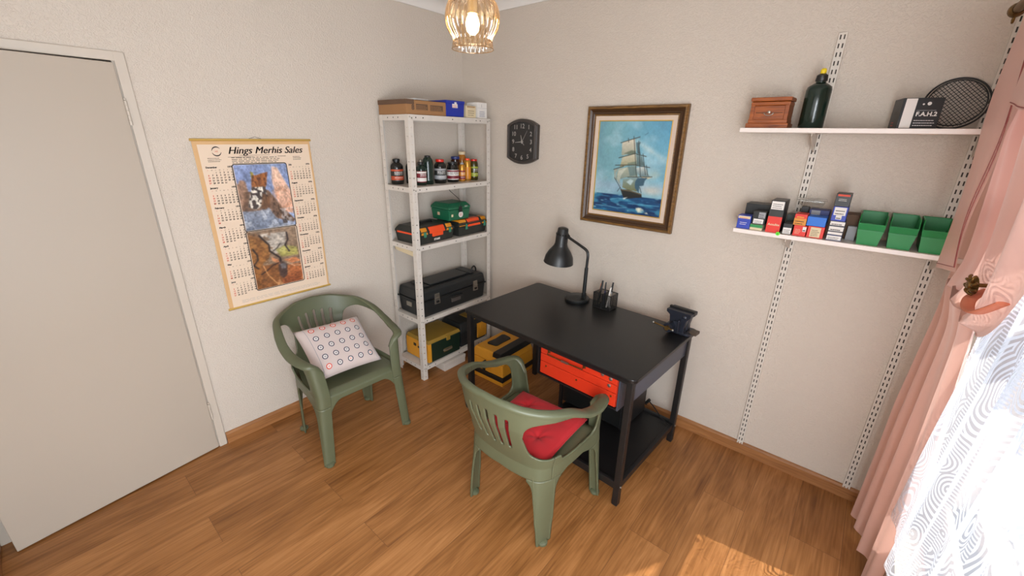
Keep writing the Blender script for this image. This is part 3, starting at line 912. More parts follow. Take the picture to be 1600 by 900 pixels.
# faded margins
for a, b_ in ((CY0, CY0+0.020), (CY1-0.010, CY1)):
    m.grid(lambda u, v: (bulge(CZ0+v*(CZ1-CZ0))+0.0004, a+u*(b_-a), CZ0+v*(CZ1-CZ0)), 1, 24, TAN)
m.grid(lambda u, v: (bulge(CZ1-0.02)+0.0006, CY0+u*(CY1-CY0), CZ1-0.022+v*0.022), 1, 1, TAN)
m.build('paper', cal)
for z, nm in ((CZ1, 0), (CZ0, 1)):
    MB().tube([(0.006, CY0-0.006, z), (0.006, CY1+0.006, z)], 0.0062, GILT, 10).build('hanging_rod', cal, smooth=60)
m = MB(); m.tube([(0.004, -0.035, CZ1+0.004), (0.004, 0.0, CZ1+0.016), (0.004, 0.035, CZ1+0.004)], 0.001, INK, 6); m.build('hanging_string', cal)
pr = MB()
def cx(y, z, e=0.0012): return FX(bulge(z), y, z, e)
for q in (0, 0.0010, 0.0020): pr.text('Hings Merhis Sales', 0.050, INK, cx(-0.142+q, 0.832), shear=0.35)
# ring emblem
for a0, a1 in ((0.6, 3.0), (3.4, 6.1)):
    vs = []; n = 14
    for k in range(n+1):
        a = a0+(a1-a0)*k/n; th = 0.0042*math.sin(PI*k/n)+0.0015
        vs += [(0.021*math.cos(a), 0.024*math.sin(a), 0), ((0.021-th)*math.cos(a), (0.024-th)*math.sin(a), 0)]
    pr.add(vs, [(2*k, 2*k+1, 2*k+3, 2*k+2) for k in range(n)], INK, cx(-0.190, 0.845))
pr.text('HS', 0.012, REDINK, cx(-0.190, 0.841), align='CENTER')
quad(pr, 0.15, 0.0014, INK, cx(-0.09, 0.823)); quad(pr, 0.12, 0.0014, INK, cx(-0.145, 0.815))
scribble(pr, 0.045, 0.006, 1, INK, cx(0.10, 0.815), 3)
scribble(pr, 0.26, 0.034, 4, INK, cx(-0.130, 0.786), 4, 0.5)
scribble(pr, 0.065, 0.024, 3, INK, cx(-0.235, 0.795), 5, 0.5)
scribble(pr, 0.050, 0.024, 3, INK, cx(0.180, 0.795), 6, 0.5)
months = ['December', 'January', 'February', 'March', 'April', 'May', 'June', 'July', 'August', 'September', 'October', 'November', 'December', 'January']
starts = [2, 5, 1, 1, 4, 6, 2, 4, 0, 3, 5, 1, 3, 6]; lens = [31, 31, 28, 31, 30, 31, 30, 31, 31, 30, 31, 30, 31, 31]
for k in range(14):
    col = k//7; row = k % 7
    y0 = (-0.252 if col == 0 else 0.150); ztp = 0.765-row*0.1015
    pr.text(months[k], 0.0115, INK, cx(y0, ztp), bold=0.0006)
    pr.text(('1975' if k == 0 else '1977' if k == 13 else '1976'), 0.0115, INK, cx(y0+0.118, ztp), bold=0.0006, align='RIGHT')
    for c, chx in enumerate('SMTWTFS'):
        pr.text(chx, 0.0075, REDINK if c == 0 else INK, cx(y0+0.006+c*0.0175, ztp-0.013), align='CENTER')
    for d in range(lens[k]):
        q = d+starts[k]; c = q % 7; r = q//7
        if r > 4: r = 4; 
        zz = ztp-0.026-r*0.0128
        pr.text(str(d+1), 0.0100, REDINK if c == 0 else INK, cx(y0+0.006+c*0.0175, zz), bold=0.0004, align='CENTER')
scribble(pr, 0.30, 0.020, 3, GREYP, cx(-0.22, 0.03), 8, 0.3); scribble(pr, 0.20, 0.020, 3, GREYP, cx(0.04, 0.03), 9, 0.3)
pr.build('printed_calendar_months', cal)

# leopard picture
def px1(x, y):
    xl = 15+(y-28)*0.2; xr = 362+(y-24)*0.16; u = (x-xl)/(xr-xl)
    return (u, (y-26)/(438-45*u))
VC = mat_vcol('printed_picture', 0.45)
c = Canvas(96, 124, 3)
n1 = c.noise(3, 3, 4)
c.c[:] = (120, 140, 180); c.mix((170, 186, 214), n1); c.mix((96, 104, 150), c.noise(2, 5, 3)*0.6*(1-c.y))
P1 = lambda *p: [px1(*q) for q in p]
c.poly(P1((30, 170), (60, 120), (90, 130), (110, 200), (95, 330), (75, 330)), (150, 112, 84), 0.9, 3)
c.poly(P1((262, 40), (300, 50), (350, 130), (395, 200), (410, 340), (330, 330), (290, 240), (262, 120)), (232, 190, 160), 0.9, 4, (214, 160, 128))
c.mix((190, 130, 96), (c.noise(5, 9, 3) > 0.56)*0.35*(c.x > 0.62)*(c.y > 0.25)*(c.y < 0.72))
c.poly(P1((80, 200), (240, 190), (330, 300), (420, 380), (415, 400), (80, 330)), (112, 84, 64), 0.95, 2)
c.poly(P1((75, 330), (180, 325), (240, 300), (290, 370), (345, 410), (420, 420), (400, 470), (105, 470)), (136, 144, 158), 0.97, 3, (96, 106, 124))
c.mix((190, 194, 200), (c.noise(9, 9, 3) > 0.55)*0.5*(c.y > 0.70))
c.poly(P1((128, 80), (150, 95), (205, 80), (230, 76), (228, 150), (215, 190), (150, 200), (130, 170)), (150, 92, 48), 1, 1)
c.poly(P1((122, 70), (140, 78), (140, 110), (126, 106)), (150, 140, 60), 1, 1); c.poly(P1((214, 82), (234, 74), (230, 112)), (110, 62, 40), 1, 1)
c.mix((84, 48, 28), (c.noise(22, 22, 1) > 0.62)*c.inside(P1((130, 85), (228, 85), (225, 180), (140, 190)), 1)*0.8)
c.poly(P1((165, 110), (192, 106), (196, 150), (176, 160)), (96, 56, 36), 0.7, 2)
c.poly(P1((130, 170), (215, 165), (228, 215), (200, 290), (160, 320), (112, 300), (118, 240)), (212, 204, 190), 1, 1)
c.mix((52, 42, 40), (c.noise(26, 26, 1) > 0.55)*c.inside(P1((130, 170), (222, 165), (228, 225), (200, 290), (160, 320), (112, 300), (118, 240)), 1)*0.9)
c.poly(P1((200, 210), (250, 230), (250, 300), (215, 320), (190, 300)), (104, 72, 48), 0.9, 2)
c.mix((60, 42, 32), (c.noise(26, 26, 1) > 0.6)*c.inside(P1((215, 205), (270, 220), (340, 320), (420, 385), (390, 400), (300, 370), (240, 300)), 2)*0.7)
c.poly(P1((330, 385), (360, 378), (370, 405), (340, 412)), (70, 62, 60), 0.9, 1)
def picmesh(cv, y0, y1, z0, z1, name):
    o = cv.mesh(lambda u, v: (bulge(z1+(z0-z1)*v)+0.0016, y0+(y1-y0)*u, z1+(z0-z1)*v), VC, name, cal); return o
c.soften(1, 0.30)
picmesh(c, -0.130, 0.135, 0.428, 0.776, 'leopard_picture')
bd = MB()
# kudu picture
def px2(x, y):
    xl = 103+(y-482)*0.2; xr = 430+(y-432)*0.15; u = (x-xl)/(xr-xl)
    return (u, (y-482+50*u)/(383-15*u))
P2 = lambda *p: [px2(*q) for q in p]
c = Canvas(96, 120, 9)
c.c[:] = (150, 128, 104); c.mix((120, 96, 78), c.noise(3, 3, 3)); c.mix((186, 180, 170), c.inside(P2((190, 490), (360, 470), (360, 600), (280, 620), (200, 560)), 4)*0.8)
c.poly(P2((290, 590), (350, 560), (440, 570), (450, 620), (330, 640)), (168, 164, 84), 0.8, 4)
c.poly(P2((110, 500), (190, 520), (250, 560), (250, 640), (200, 700), (210, 860), (170, 860)), (154, 106, 54), 0.9, 3, (140, 84, 36))
c.mix((104, 66, 34), (c.noise(6, 12, 3) > 0.54)*0.5*(c.x < 0.45))
c.poly(P2((200, 700), (320, 680), (350, 780), (340, 830), (200, 860)), (126, 78, 40), 0.9, 3)
c.poly(P2((330, 700), (470, 680), (486, 800), (340, 830)), (176, 106, 62), 0.95, 3, (140, 74, 42))
c.mix((206, 150, 104), (c.noise(5, 7, 2) > 0.6)*0.6*c.inside(P2((330, 740), (480, 720), (486, 800), (300, 850)), 2))
c.poly(P2((305, 650), (370, 690), (372, 760), (350, 790), (320, 770), (310, 700)), (74, 56, 50), 0.95, 2)
c.poly(P2((320, 690), (360, 680), (362, 716), (335, 722)), (120, 116, 118), 0.9, 2)
c.poly(P2((345, 660), (430, 640), (465, 665), (400, 680)), (190, 120, 78), 0.95, 1); c.poly(P2((260, 640), (310, 660), (320, 690), (270, 670)), (196, 132, 90), 0.95, 1)
c.stroke(P2((180, 500), (210, 530), (245, 560), (250, 600), (280, 620), (320, 645), (325, 665)), 0.018, (44, 34, 30))
c.stroke(P2((320, 550), (300, 580), (275, 600)), 0.012, (60, 54, 50)); c.stroke(P2((365, 475), (375, 520), (355, 560), (385, 600)), 0.016, (50, 42, 44))
c.stroke(P2((140, 590), (170, 630), (175, 660), (150, 700), (180, 720)), 0.016, (46, 34, 28)); c.stroke(P2((200, 760), (240, 730), (270, 700), (310, 680)), 0.014, (48, 30, 24))
c.stroke(P2((210, 700), (240, 760), (300, 820), (340, 830)), 0.008, (214, 160, 104)); c.stroke(P2((370, 680), (420, 700), (465, 695)), 0.008, (220, 176, 140))
c.soften(2, 0.34, 24, 44)
picmesh(c, -0.130, 0.130, 0.084, 0.420, 'kudu_picture')
for z0, z1 in ((0.428, 0.776), (0.084, 0.420)):   # dark keyline with rounded corners
    pts = rrect(0.272, z1-z0+0.008, 0.012, 4, 0.001, (z0+z1)/2)
    bd.tube([(bulge(p[1])+0.0016, p[0], p[1]) for p in pts], 0.0022, INK, 6, closed=True)
bd.build('picture_border', cal)

# ------------------------------------------------------------ framed ship painting
pt = thing('framed_painting', 'oil painting of a sailing ship in a carved gold and brown frame', 'painting', (1.438, 0.0, 1.5745))
PW, PH = 0.606, 0.693
def frame_ring(x0, z0, x1, z1, prof, m, name):
    """profile (inset, depth from wall) swept round a rectangle, mitred"""
    mb = MB(); K = len(prof)
    V = []
    for cxx, czz, sx, sz in ((x0, z0, 1, 1), (x1, z0, -1, 1), (x1, z1, -1, -1), (x0, z1, 1, -1)):
        for q, d in prof: V.append((cxx+sx*q, -d, czz+sz*q))
    F = []
    for i in range(4):
        j = (i+1) % 4
        F += [(i*K+k, j*K+k, j*K+(k+1) % K, i*K+(k+1) % K) for k in range(K)]
    mb.add(V, F, m)
    return mb.build(name, pt, smooth=35)
hx, hz = PW/2, PH/2
frame_ring(-hx, -hz, hx, hz, [(0, 0.002), (0, 0.026), (0.006, 0.034), (0.014, 0.036), (0.018, 0.030), (0.018, 0.002)], FRAMEG, 'outer_moulding')
frame_ring(-hx+0.018, -hz+0.018, hx-0.018, hz-0.018, [(0, 0.002), (0, 0.029), (0.012, 0.022), (0.015, 0.026), (0.022, 0.024), (0.028, 0.018), (0.028, 0.002)], FRAMED, 'dark_inner_moulding')
frame_ring(-hx+0.046, -hz+0.046, hx-0.046, hz-0.046, [(0, 0.002), (0, 0.018), (0.005, 0.020), (0.008, 0.016), (0.008, 0.002)], FRAMEG, 'gold_bead')
frame_ring(-hx+0.054, -hz+0.054, hx-0.054, hz-0.054, [(0, 0.002), (0, 0.0165), (0.024, 0.013), (0.024, 0.002)], LINER, 'linen_liner')
frame_ring(-hx+0.078, -hz+0.078, hx-0.078, hz-0.078, [(0, 0.002), (0, 0.016), (0.004, 0.017), (0.006, 0.013), (0.006, 0.002)], GILT, 'gilt_slip')
def ps(x, y):
    xl = 120-(y-97)*0.088; xr = 640-(y-97)*0.145; u = (x-xl)/(xr-xl)
    return (u, (y-97)/(625+62*u))
c = Canvas(190, 236, 21)
c.c[:] = (112, 160, 168)
c.mix((126, 182, 200), c.x*0.9); c.mix((84, 148, 180), (c.x > 0)*np.clip(c.x*1.2-0.3, 0, 1)*np.clip(1-c.y*1.6, 0, 1))
nn = c.noise(3, 4, 4); c.mix((170, 204, 214), np.clip((nn-0.45)*2.4, 0, 0.7)); c.mix((96, 140, 160), np.clip((c.noise(2, 3, 3)-0.5)*2, 0, 0.5))
# cloud streak upper right and low cream banks
d = np.abs((c.y-0.20)-(c.x-0.55)*0.45); c.mix((196, 214, 212), np.clip(0.05-d, 0, 1)*16*(c.x > 0.55)*c.noise(6, 6, 2))
c.mix((212, 208, 182), np.clip((c.noise(4, 5, 3)-0.42)*3, 0, 0.75)*np.exp(-((c.y-0.58)/0.07)**2)*(np.clip(abs(c.x-0.5)*2.4-0.1, 0, 1)))
c.mix((160, 176, 196), np.exp(-((c.y-0.70)/0.07)**2)*0.5)
c.mix((214, 196, 172), np.exp(-((c.y-0.72)/0.05)**2-((c.x-0.85)/0.15)**2)*0.6)
hzn = 0.795
sea = np.clip((c.y-hzn)*90, 0, 1)
c.mix((16, 74, 118), sea); c.mix((8, 44, 86), sea*np.clip((c.noise(4, 22, 3)-0.42)*4, 0, 1)); c.mix((60, 136, 166), sea*np.clip((c.noise(5, 26, 3)-0.55)*5, 0, 0.8))
c.mix((140, 190, 200), sea*np.clip((c.noise(7, 30, 2)-0.68)*7, 0, 0.8))
PS = lambda *p: [ps(*q) for q in p]
sailc, sails, saild = (206, 200, 176), (120, 132, 122), (70, 96, 100)
c.poly(PS((392, 240), (427, 238), (415, 262), (420, 310), (425, 322), (400, 318)), (96, 122, 128), 1, 1, (70, 92, 96))
c.poly(PS((290, 242), (385, 214), (392, 300), (386, 318), (340, 322), (285, 332)), (214, 206, 186), 1, 1, (150, 154, 136))
c.poly(PS((300, 318), (360, 295), (388, 300), (388, 320), (340, 324)), (92, 106, 90), 0.8, 2)
c.poly(PS((392, 322), (436, 340), (440, 375), (452, 405), (395, 400)), (120, 146, 148), 1, 1, (82, 104, 104))
c.poly(PS((290, 345), (330, 330), (388, 318), (393, 350), (394, 396), (330, 400), (272, 416)), (206, 202, 180), 1, 1, (146, 142, 110))
c.poly(PS((330, 385), (392, 372), (395, 400), (330, 404)), (100, 120, 106), 0.7, 2)
c.poly(PS((265, 425), (390, 402), (392, 440), (404, 480), (330, 486), (240, 508), (250, 460)), (190, 190, 166), 1, 1, (112, 130, 122))
c.poly(PS((330, 410), (392, 404), (400, 470), (345, 480)), (92, 120, 122), 0.75, 2)
c.poly(PS((392, 418), (450, 410), (468, 450), (482, 480), (420, 482), (395, 450)), (202, 206, 198), 1, 1, (96, 124, 130))
c.poly(PS((430, 480), (500, 486), (470, 500), (420, 500)), (200, 190, 160), 1, 1)
c.poly(PS((228, 430), (262, 424), (242, 460), (244, 500), (232, 495)), (150, 158, 146), 1, 1)
c.poly(PS((262, 440), (325, 418), (282, 470), (270, 520), (285, 560), (248, 505)), (196, 200, 182), 1, 1, (140, 150, 140))
c.poly(PS((295, 500), (410, 482), (384, 530), (396, 590), (330, 580), (290, 560)), (132, 160, 164), 1, 1, (108, 110, 76))
c.poly(PS((320, 520), (350, 500), (372, 510), (350, 545)), (176, 200, 204), 0.9, 2)
c.poly(PS((400, 492), (470, 490), (450, 512), (440, 548), (412, 550), (406, 602), (380, 566), (382, 520)), (58, 90, 108), 1, 1)
c.poly(PS((275, 572), (340, 580), (425, 608), (428, 634), (360, 640), (305, 646), (290, 618)), (40, 46, 44), 1, 1, (28, 30, 32))
c.stroke(PS((285, 578), (350, 588), (424, 612)), 0.006, (110, 96, 70))
for a, b_ in (((280, 243), (420, 203)), ((265, 348), (392, 316)), ((395, 322), (462, 338)), ((226, 430), (300, 408)), ((395, 402), (485, 416)), ((330, 486), (500, 482)), ((240, 400), (395, 398))):
    c.stroke(PS(a, b_), 0.0045, (54, 52, 44))
for a, b_ in (((376, 200), (392, 480)), ((410, 232), (420, 480)), ((336, 212), (338, 240)), ((440, 320), (455, 470)), ((462, 400), (470, 470)), ((232, 490), (282, 575)), ((252, 590), (275, 560)), ((415, 560), (424, 600))):
    c.stroke(PS(a, b_), 0.0035, (46, 50, 50))
c.poly(PS((290, 640), (330, 632), (300, 652)), (220, 226, 220), 0.9, 1)
c.mix((224, 222, 196), c.inside(PS((310, 742), (360, 712), (420, 712), (500, 770), (430, 752), (360, 750)), 3)*np.clip((c.noise(16, 16, 2)-0.35)*3, 0, 1))
c.stroke(PS((85, 690), (180, 700), (250, 715), (320, 712)), 0.004, (150, 194, 206), 0.7); c.stroke(PS((330, 680), (440, 690), (540, 700)), 0.005, (110, 170, 190), 0.7)
c.stroke(PS((200, 650), (260, 640), (330, 655)), 0.004, (130, 186, 200), 0.7)
c.stroke(PS((455, 190), (468, 182), (478, 176)), 0.003, (60, 90, 110), 0.8)
c.soften(1, 0.06, 60, 60)
cw, chh = hx-0.083, hz-0.083
c.mesh(lambda u, v: (-cw+2*cw*u, -0.0125, chh-2*chh*v), mat_vcol('oil_paint', 0.35), 'canvas', pt)
MB().box(-hx+0.01, hx-0.01, -0.003, -0.0005, -hz+0.01, hz-0.01, CARDK).build('backing', pt)

# ------------------------------------------------------------ wall clock
ck = thing('wall_clock', 'dark wall clock with straight sides and arched top and bottom', 'clock', (0.620, 0.0, 1.7065))
def clock_outline(w, h, rise, n=14):
    pts = []
    for t in lsp(-1, 1, n): pts.append((t*w/2, h/2-rise+rise*(1-t*t)))
    for t in lsp(1, -1, n): pts.append((t*w/2, -h/2+rise-rise*(1-t*t)))
    return pts
FYm = Matrix(((1, 0, 0, 0), (0, 0, -1, 0), (0, 1, 0, 0), (0, 0, 0, 1)))
CLK = mat('clock_casing', rgb(62, 56, 52), 0.35, var=0.1)
CLKF = mat('clock_face', rgb(44, 42, 40), 0.5, var=0.1)
SILV = mat('clock_numerals', rgb(176, 172, 164), 0.4, metal=0.3)
o1 = clock_outline(0.268, 0.300, 0.040); o2 = clock_outline(0.216, 0.262, 0.030)
n = len(o1); m = MB()
V = [(x, z, 0.001) for x, z in o1]+[(x, z, 0.030) for x, z in o1]+[(x*0.96, z*0.97, 0.036) for x, z in o1]+[(x, z, 0.034) for x, z in o2]+[(x, z, 0.024) for x, z in o2]
F = []
for r in range(4): F += [(r*n+i, r*n+(i+1) % n, (r+1)*n+(i+1) % n, (r+1)*n+i) for i in range(n)]
F.append(tuple(range(n))[::-1])
m.add(V, F, CLK, FYm); m.build('casing', ck, smooth=40)
m = MB(); m.prism([(x*0.999, z*0.999) for x, z in o2], 0.020, 0.025, CLKF, FYm)
nm = {12: (0, .102), 1: (.058, .096), 2: (.078, .052), 3: (.080, 0), 4: (.078, -.052), 5: (.054, -.096), 6: (0, -.106), 7: (-.054, -.096), 8: (-.078, -.052), 9: (-.080, 0), 10: (-.076, .052), 11: (-.058, .096)}
for k, (x, z) in nm.items():
    m.text(str(k), 0.040 if k not in (12, 6) else 0.042, SILV, FY(x, -0.0254, z-0.013), bold=0.0004, align='CENTER')
m.build('clock_face', ck)
for nmh, ang, ln, wd in (('hour_hand', 0.25, 0.045, 0.004), ('minute_hand', 1.66, 0.062, 0.003), ('second_hand', -0.55, 0.085, 0.0015), ('alarm_hand', -2.4, 0.03, 0.002)):
    mh = MB(); mh.prism([(-wd, -0.012), (wd, -0.012), (wd*0.4, ln), (-wd*0.4, ln)], 0.0265, 0.0275, SILV, FYm @ RZ(ang)); mh.build(nmh, ck)
MB().lathe([(0.006, 0.025), (0.006, 0.029), (0.003, 0.030)], SILV, 12, FYm).build('centre_boss', ck, smooth=40)
for sx in (-1, 1):
    MB().prism([(sx*0.114, -0.118), (sx*0.124, -0.108), (sx*0.124, 0.108), (sx*0.114, 0.118)], 0.030, 0.037, mat('clock_side_trim', rgb(96, 92, 90), 0.25, metal=0.4), FYm).build('side_trim', ck, bevel=0.001)

# ------------------------------------------------------------ metal shelving in the corner
UX0, UX1, UY0, UY1, UH = 0.034, 0.338, -0.773, -0.052, 1.857
unit = thing('metal_shelving', 'tall chipped white slotted metal shelving standing in the corner', 'shelving', (UX0, UY1, 0))
W_, D_ = UY1-UY0, UX1-UX0          # local: x 0..D_, y -W_..0
def post(px, py, sx, sy):
    """angle post: corner at (px,py), flanges run towards (sx,sy)"""
    m = MB(); fw = 0.036; h = UH if px > 0 else UH
    # flange in the x direction lies in the plane y = py
    m.plate_holes(fw, h, 37, 0.0042, POSTM, Matrix(((sx, 0, 0, px), (0, 0, 1, py), (0, 1, 0, 0), (0, 0, 0, 1))))
    m.plate_holes(fw, h, 37, 0.0042, POSTM, Matrix(((0, 0, 1, px), (sy, 0, 0, py), (0, 1, 0, 0), (0, 0, 0, 1))))
    m.box(min(px, px+sx*fw), max(px, px+sx*fw), min(py, py+sy*0.004), max(py, py+sy*0.004), 0, 0.004, BLACK)
    m.build('post', unit, solid=0.0016, soff=0)
for px, sx in ((0, 1), (D_, -1)):
    for py, sy in ((-W_, 1), (0, -1)):
        post(px, py, sx, sy)
SHZ = [1.857, 1.421, 1.031, 0.492, 0.110]
for z in SHZ:
    m = MB(); t = 0.0012; e = 0.0022; lip = 0.034
    m.box(e, D_-e, -W_+e, -e, z-t, z, POSTM)
    m.box(D_-e-t, D_-e, -W_+e, -e, z-lip, z, POSTM); m.box(e, e+t, -W_+e, -e, z-lip, z, POSTM)
    m.box(e, D_-e, -W_+e, -W_+e+t, z-lip, z, POSTM); m.box(e, D_-e, -e-t, -e, z-lip, z, POSTM)
    for yy in (-W_+0.06, -W_+0.075+0.04, -W_*0.5, -0.14, -0.10):
        m.lathe([(0.0042, 0), (0.0042, 0.0008)], BLKDK, 10, T(D_-e, yy, z-0.017, 0, PI/2))
    for xx in (0.09, 0.15, 0.20):
        m.lathe([(0.0042, 0), (0.0042, 0.0008)], BLKDK, 10, T(xx, -W_+e, z-0.017, PI/2))
    m.build('shelf', unit, bevel=0.0006, seg=1)
for z in SHZ:
    for py, dy in ((-W_, 1), (0, -1)):
        b_ = MB()
        for q in (0.010, 0.026): b_.lathe([(0.0050, 0), (0.0050, 0.002), (0.003, 0.0035)], STEEL, 8, T(D_+0.0008, py+dy*q, z-0.010-0.4*q, 0, PI/2))
        b_.build('bolt', unit)

# --- on top of the shelving
def carton(name, label, cat, x0, x1, y0, y1, z0, h, m, group=None, flaps=False, bevel=0.0015):
    """a cardboard box: body and lid flaps, origin at its base centre"""
    t = thing(name, label, cat, ((x0+x1)/2, (y0+y1)/2, z0), 0, group)
    a, b_ = (x1-x0)/2, (y1-y0)/2
    mb = MB(); mb.box(-a, a, -b_, b_, 0, h, m); mb.build('body', t, bevel=bevel)
    return t, a, b_
ZT = 1.8575
t, a, b_ = carton('cardboard_box', 'long brown cardboard box at the left on top of the white shelving', 'box', 0.030, 0.318, -0.768, -0.452, ZT, 0.082, CARD)
m = MB(); m.box(-a-0.002, a+0.002, -b_-0.002, -b_+0.06, 0.058, 0.085, CARDK); m.box(-a, a, -b_+0.08, b_, 0.082, 0.0835, CARDK)
m.build('lid_flap', t)
m = MB()
quad(m, 0.09, 0.034, CARDK, FX(a, -b_+0.075, 0.028, 0.001)); quad(m, 0.105, 0.034, CARDK, FX(a, -b_+0.185, 0.026, 0.001))
m.text('8', 0.040, CARDK, FX(a, -b_+0.040, 0.028, 0.002), bold=0.002)
scribble(m, 0.086, 0.028, 3, CARD, FX(a, -b_+0.077, 0.031, 0.002), 31); scribble(m, 0.10, 0.028, 4, CARD, FX(a, -b_+0.187, 0.029, 0.002), 32)
m.build('printed_panel', t)
for k, (y0, l, mm, nm, lb) in enumerate(((-0.66, 0.13, PAPER, 'paper_pad', 'small white pad of paper lying on the long brown cardboard box'), (-0.60, 0.19, CHARC, 'folder', 'dark folder lying on the long brown cardboard box'))):
    m = MB(); m.box(-0.05, 0.05, -l/2, l/2, 0, 0.007, mm)
    if k == 0:
        for q in range(3): m.box(-0.049, 0.0505, -l/2+0.0005, l/2-0.0005, 0.0015+q*0.002, 0.0020+q*0.002, GREYP)
    else: m.box(0.03, 0.052, -l/2-0.001, l/2+0.001, 0.006, 0.009, BLKPL)
    tag(m.build(nm, loc=(0.245 if k == 0 else 0.12, y0+0.02+(0.06 if k else 0), ZT+0.0868), rot=(0, 0, 0.08)), lb, 'paper' if k == 0 else 'folder')
t = thing('plastic_box', 'dark blue box with a small white label on top of the shelving', 'box', (0.235, -0.372, ZT))
MB().frus((-0.085, 0.085, -0.078, 0.078), (-0.088, 0.088, -0.082, 0.082), 0, 0.098, BLUE).build('body', t, bevel=0.003)
MB().box(-0.090, 0.090, -0.084, 0.084, 0.082, 0.100, BLUE).build('lid', t, bevel=0.003)
m = MB(); quad(m, 0.048, 0.024, PAPER, FX(0.088, -0.030, 0.055, 0.0015)); quad(m, 0.02, 0.012, PAPER, FX(0.088, -0.012, 0.078, 0.0035)); scribble(m, 0.044, 0.018, 2, REDINK, FX(0.088, -0.028, 0.058, 0.0022), 33); m.build('sticker', t)
t, a, b_ = carton('card_box', 'small cream card box beside the blue box on top of the shelving', 'box', 0.20, 0.318, -0.272, -0.176, ZT, 0.076, CREAM)
m = MB(); scribble(m, 0.06, 0.04, 3, INK, FX(a, -0.030, 0.015, 0.0012), 34, 0.4); quad(m, 0.075, 0.006, CARD, FX(a, -0.038, 0.066, 0.001)); m.build('print', t)
t, a, b_ = carton('card_box', 'small white box with handwriting at the right end on top of the shelving', 'box', 0.215, 0.322, -0.165, -0.068, ZT, 0.104, PAPER)
m = MB(); m.text('J', 0.02, INK, FX(a, -0.008, 0.078, 0.0012)); scribble(m, 0.058, 0.040, 4, NAVY, FX(a, -0.028, 0.012, 0.0012), 35, 0.5); quad(m, 0.095, 0.0012, GREYP, FX(a, -0.047, 0.066, 0.001)); m.build('handwriting', t)

# --- bottles on the second shelf
GLASSBK = mat('dark_bottle_glass', rgb(26, 25, 22), 0.12, var=0.1)
GLASSBR = mat('dark_brown_bottle', rgb(58, 30, 18), 0.12, var=0.1)
GOLD = mat('gold_tin', rgb(206, 150, 60), 0.25, metal=0.6)
AMB = mat('amber_bottle', rgb(168, 104, 36), 0.15)
OLIVE = mat('olive_bottle', rgb(64, 58, 24), 0.15)
GRNB = mat('bottle_green', rgb(20, 38, 30), 0.18)
REDCAP = mat('red_cap', rgb(206, 40, 26), 0.35)
MAROON = mat('maroon_label', rgb(120, 26, 40), 0.5)
YGR = mat('yellow_green_label', rgb(150, 160, 50), 0.5)
def bottle(label, x, y, r, h, body, cap, lab, style='jar', lab2=None, capr=0.5, sh=0.70):
    t = thing('bottle', label, 'bottle', (x, y, 1.4215), random.uniform(-0.3, 0.3), 'bottles and tins on the metal shelving')
    cr = r*capr
    if style == 'jar':
        pr_ = [(r*0.92, 0), (r, 0.004), (r, h*sh), (r*0.93, h*(sh+0.06)), (cr*1.15, h*(sh+0.15)), (cr*0.95, h*(sh+0.17)), (cr*0.95, h*0.90)]
    elif style == 'tin':
        pr_ = [(r*0.97, 0), (r, 0.003), (r, h*0.84), (r*0.9, h*0.89), (cr, h*0.92), (cr, h*0.94)]
    else:
        pr_ = [(r*0.92, 0), (r, 0.004), (r, h*0.66), (r*0.8, h*0.75), (cr*1.05, h*0.80), (cr*0.95, h*0.90)]
    MB().lathe(pr_, body, 24).build('body', t, smooth=50)
    MB().lathe([(cr*1.1, h*0.89), (cr*1.12, h*0.90), (cr*1.12, h*0.985), (cr*0.95, h)], cap, 18).build('cap', t, smooth=40)
    if lab is not None:
        z0, z1 = (h*0.14, h*(sh-0.08)) if style == 'jar' else (h*0.08, h*0.62)
        m = MB()
        n_ = 22; vs = []; R_ = r+0.0007
        for k in range(n_+1):
            an = -1.75+3.3*k/n_; vs += [(R_*math.cos(an), R_*math.sin(an), z0), (R_*math.cos(an), R_*math.sin(an), z1)]
        m.add(vs, [(2*k, 2*k+2, 2*k+3, 2*k+1) for k in range(n_)], lab)
        if lab2 is not None:
            R2 = r+0.0012
            for (q0, q1) in ((0.80, 0.95), (0.08, 0.40)):
                vs = []
                for k in range(n_+1):
                    an = -1.7+3.2*k/n_; vs += [(R2*math.cos(an), R2*math.sin(an), z0+(z1-z0)*q0), (R2*math.cos(an), R2*math.sin(an), z0+(z1-z0)*q1)]
                m.add(vs, [(2*k, 2*k+2, 2*k+3, 2*k+1) for k in range(n_)], lab2)
            R3 = r+0.0016; rr = random.Random(int(x*1000+y*777))
            for q in (0.52, 0.62, 0.70, 0.25):
                for k in range(9):
                    an = -0.9+k*0.16; an2 = an+rr.uniform(0.05, 0.13)
                    m.add([(R3*math.cos(an), R3*math.sin(an), z0+(z1-z0)*q), (R3*math.cos(an2), R3*math.sin(an2), z0+(z1-z0)*q), (R3*math.cos(an2), R3*math.sin(an2), z0+(z1-z0)*(q+0.05)), (R3*math.cos(an), R3*math.sin(an), z0+(z1-z0)*(q+0.05))], [(0, 1, 2, 3)], PAPER if lab is not PAPER else INK)
        m.build('label', t, smooth=60)
    return t
bottle('dark screw-capped bottle with an orange banded label, at the left end of the bottle shelf', 0.088, -0.705, 0.042, 0.165, GLASSBK, BLKPL, CHARC, lab2=mat('orange_brown_label', rgb(180, 74, 40), 0.5))
bottle('slim black bottle half hidden behind the front left post of the shelving', 0.100, -0.610, 0.026, 0.155, GLASSBK, BLKPL, None, capr=0.55)
bottle('dark bottle with white and maroon label, first to the right of the front post', 0.245, -0.625, 0.034, 0.150, GRNB, BLKPL, MAROON, lab2=PAPER)
bottle('small dark bottle with a steel cap standing behind the maroon labelled one', 0.150, -0.550, 0.026, 0.158, GLASSBR, STEEL, MAROON, capr=0.5)
bottle('tall dark green bottle, the tallest dark one left of the red-shouldered bottle', 0.225, -0.550, 0.036, 0.188, GRNB, BLKPL, GRNB, lab2=None, sh=0.80)
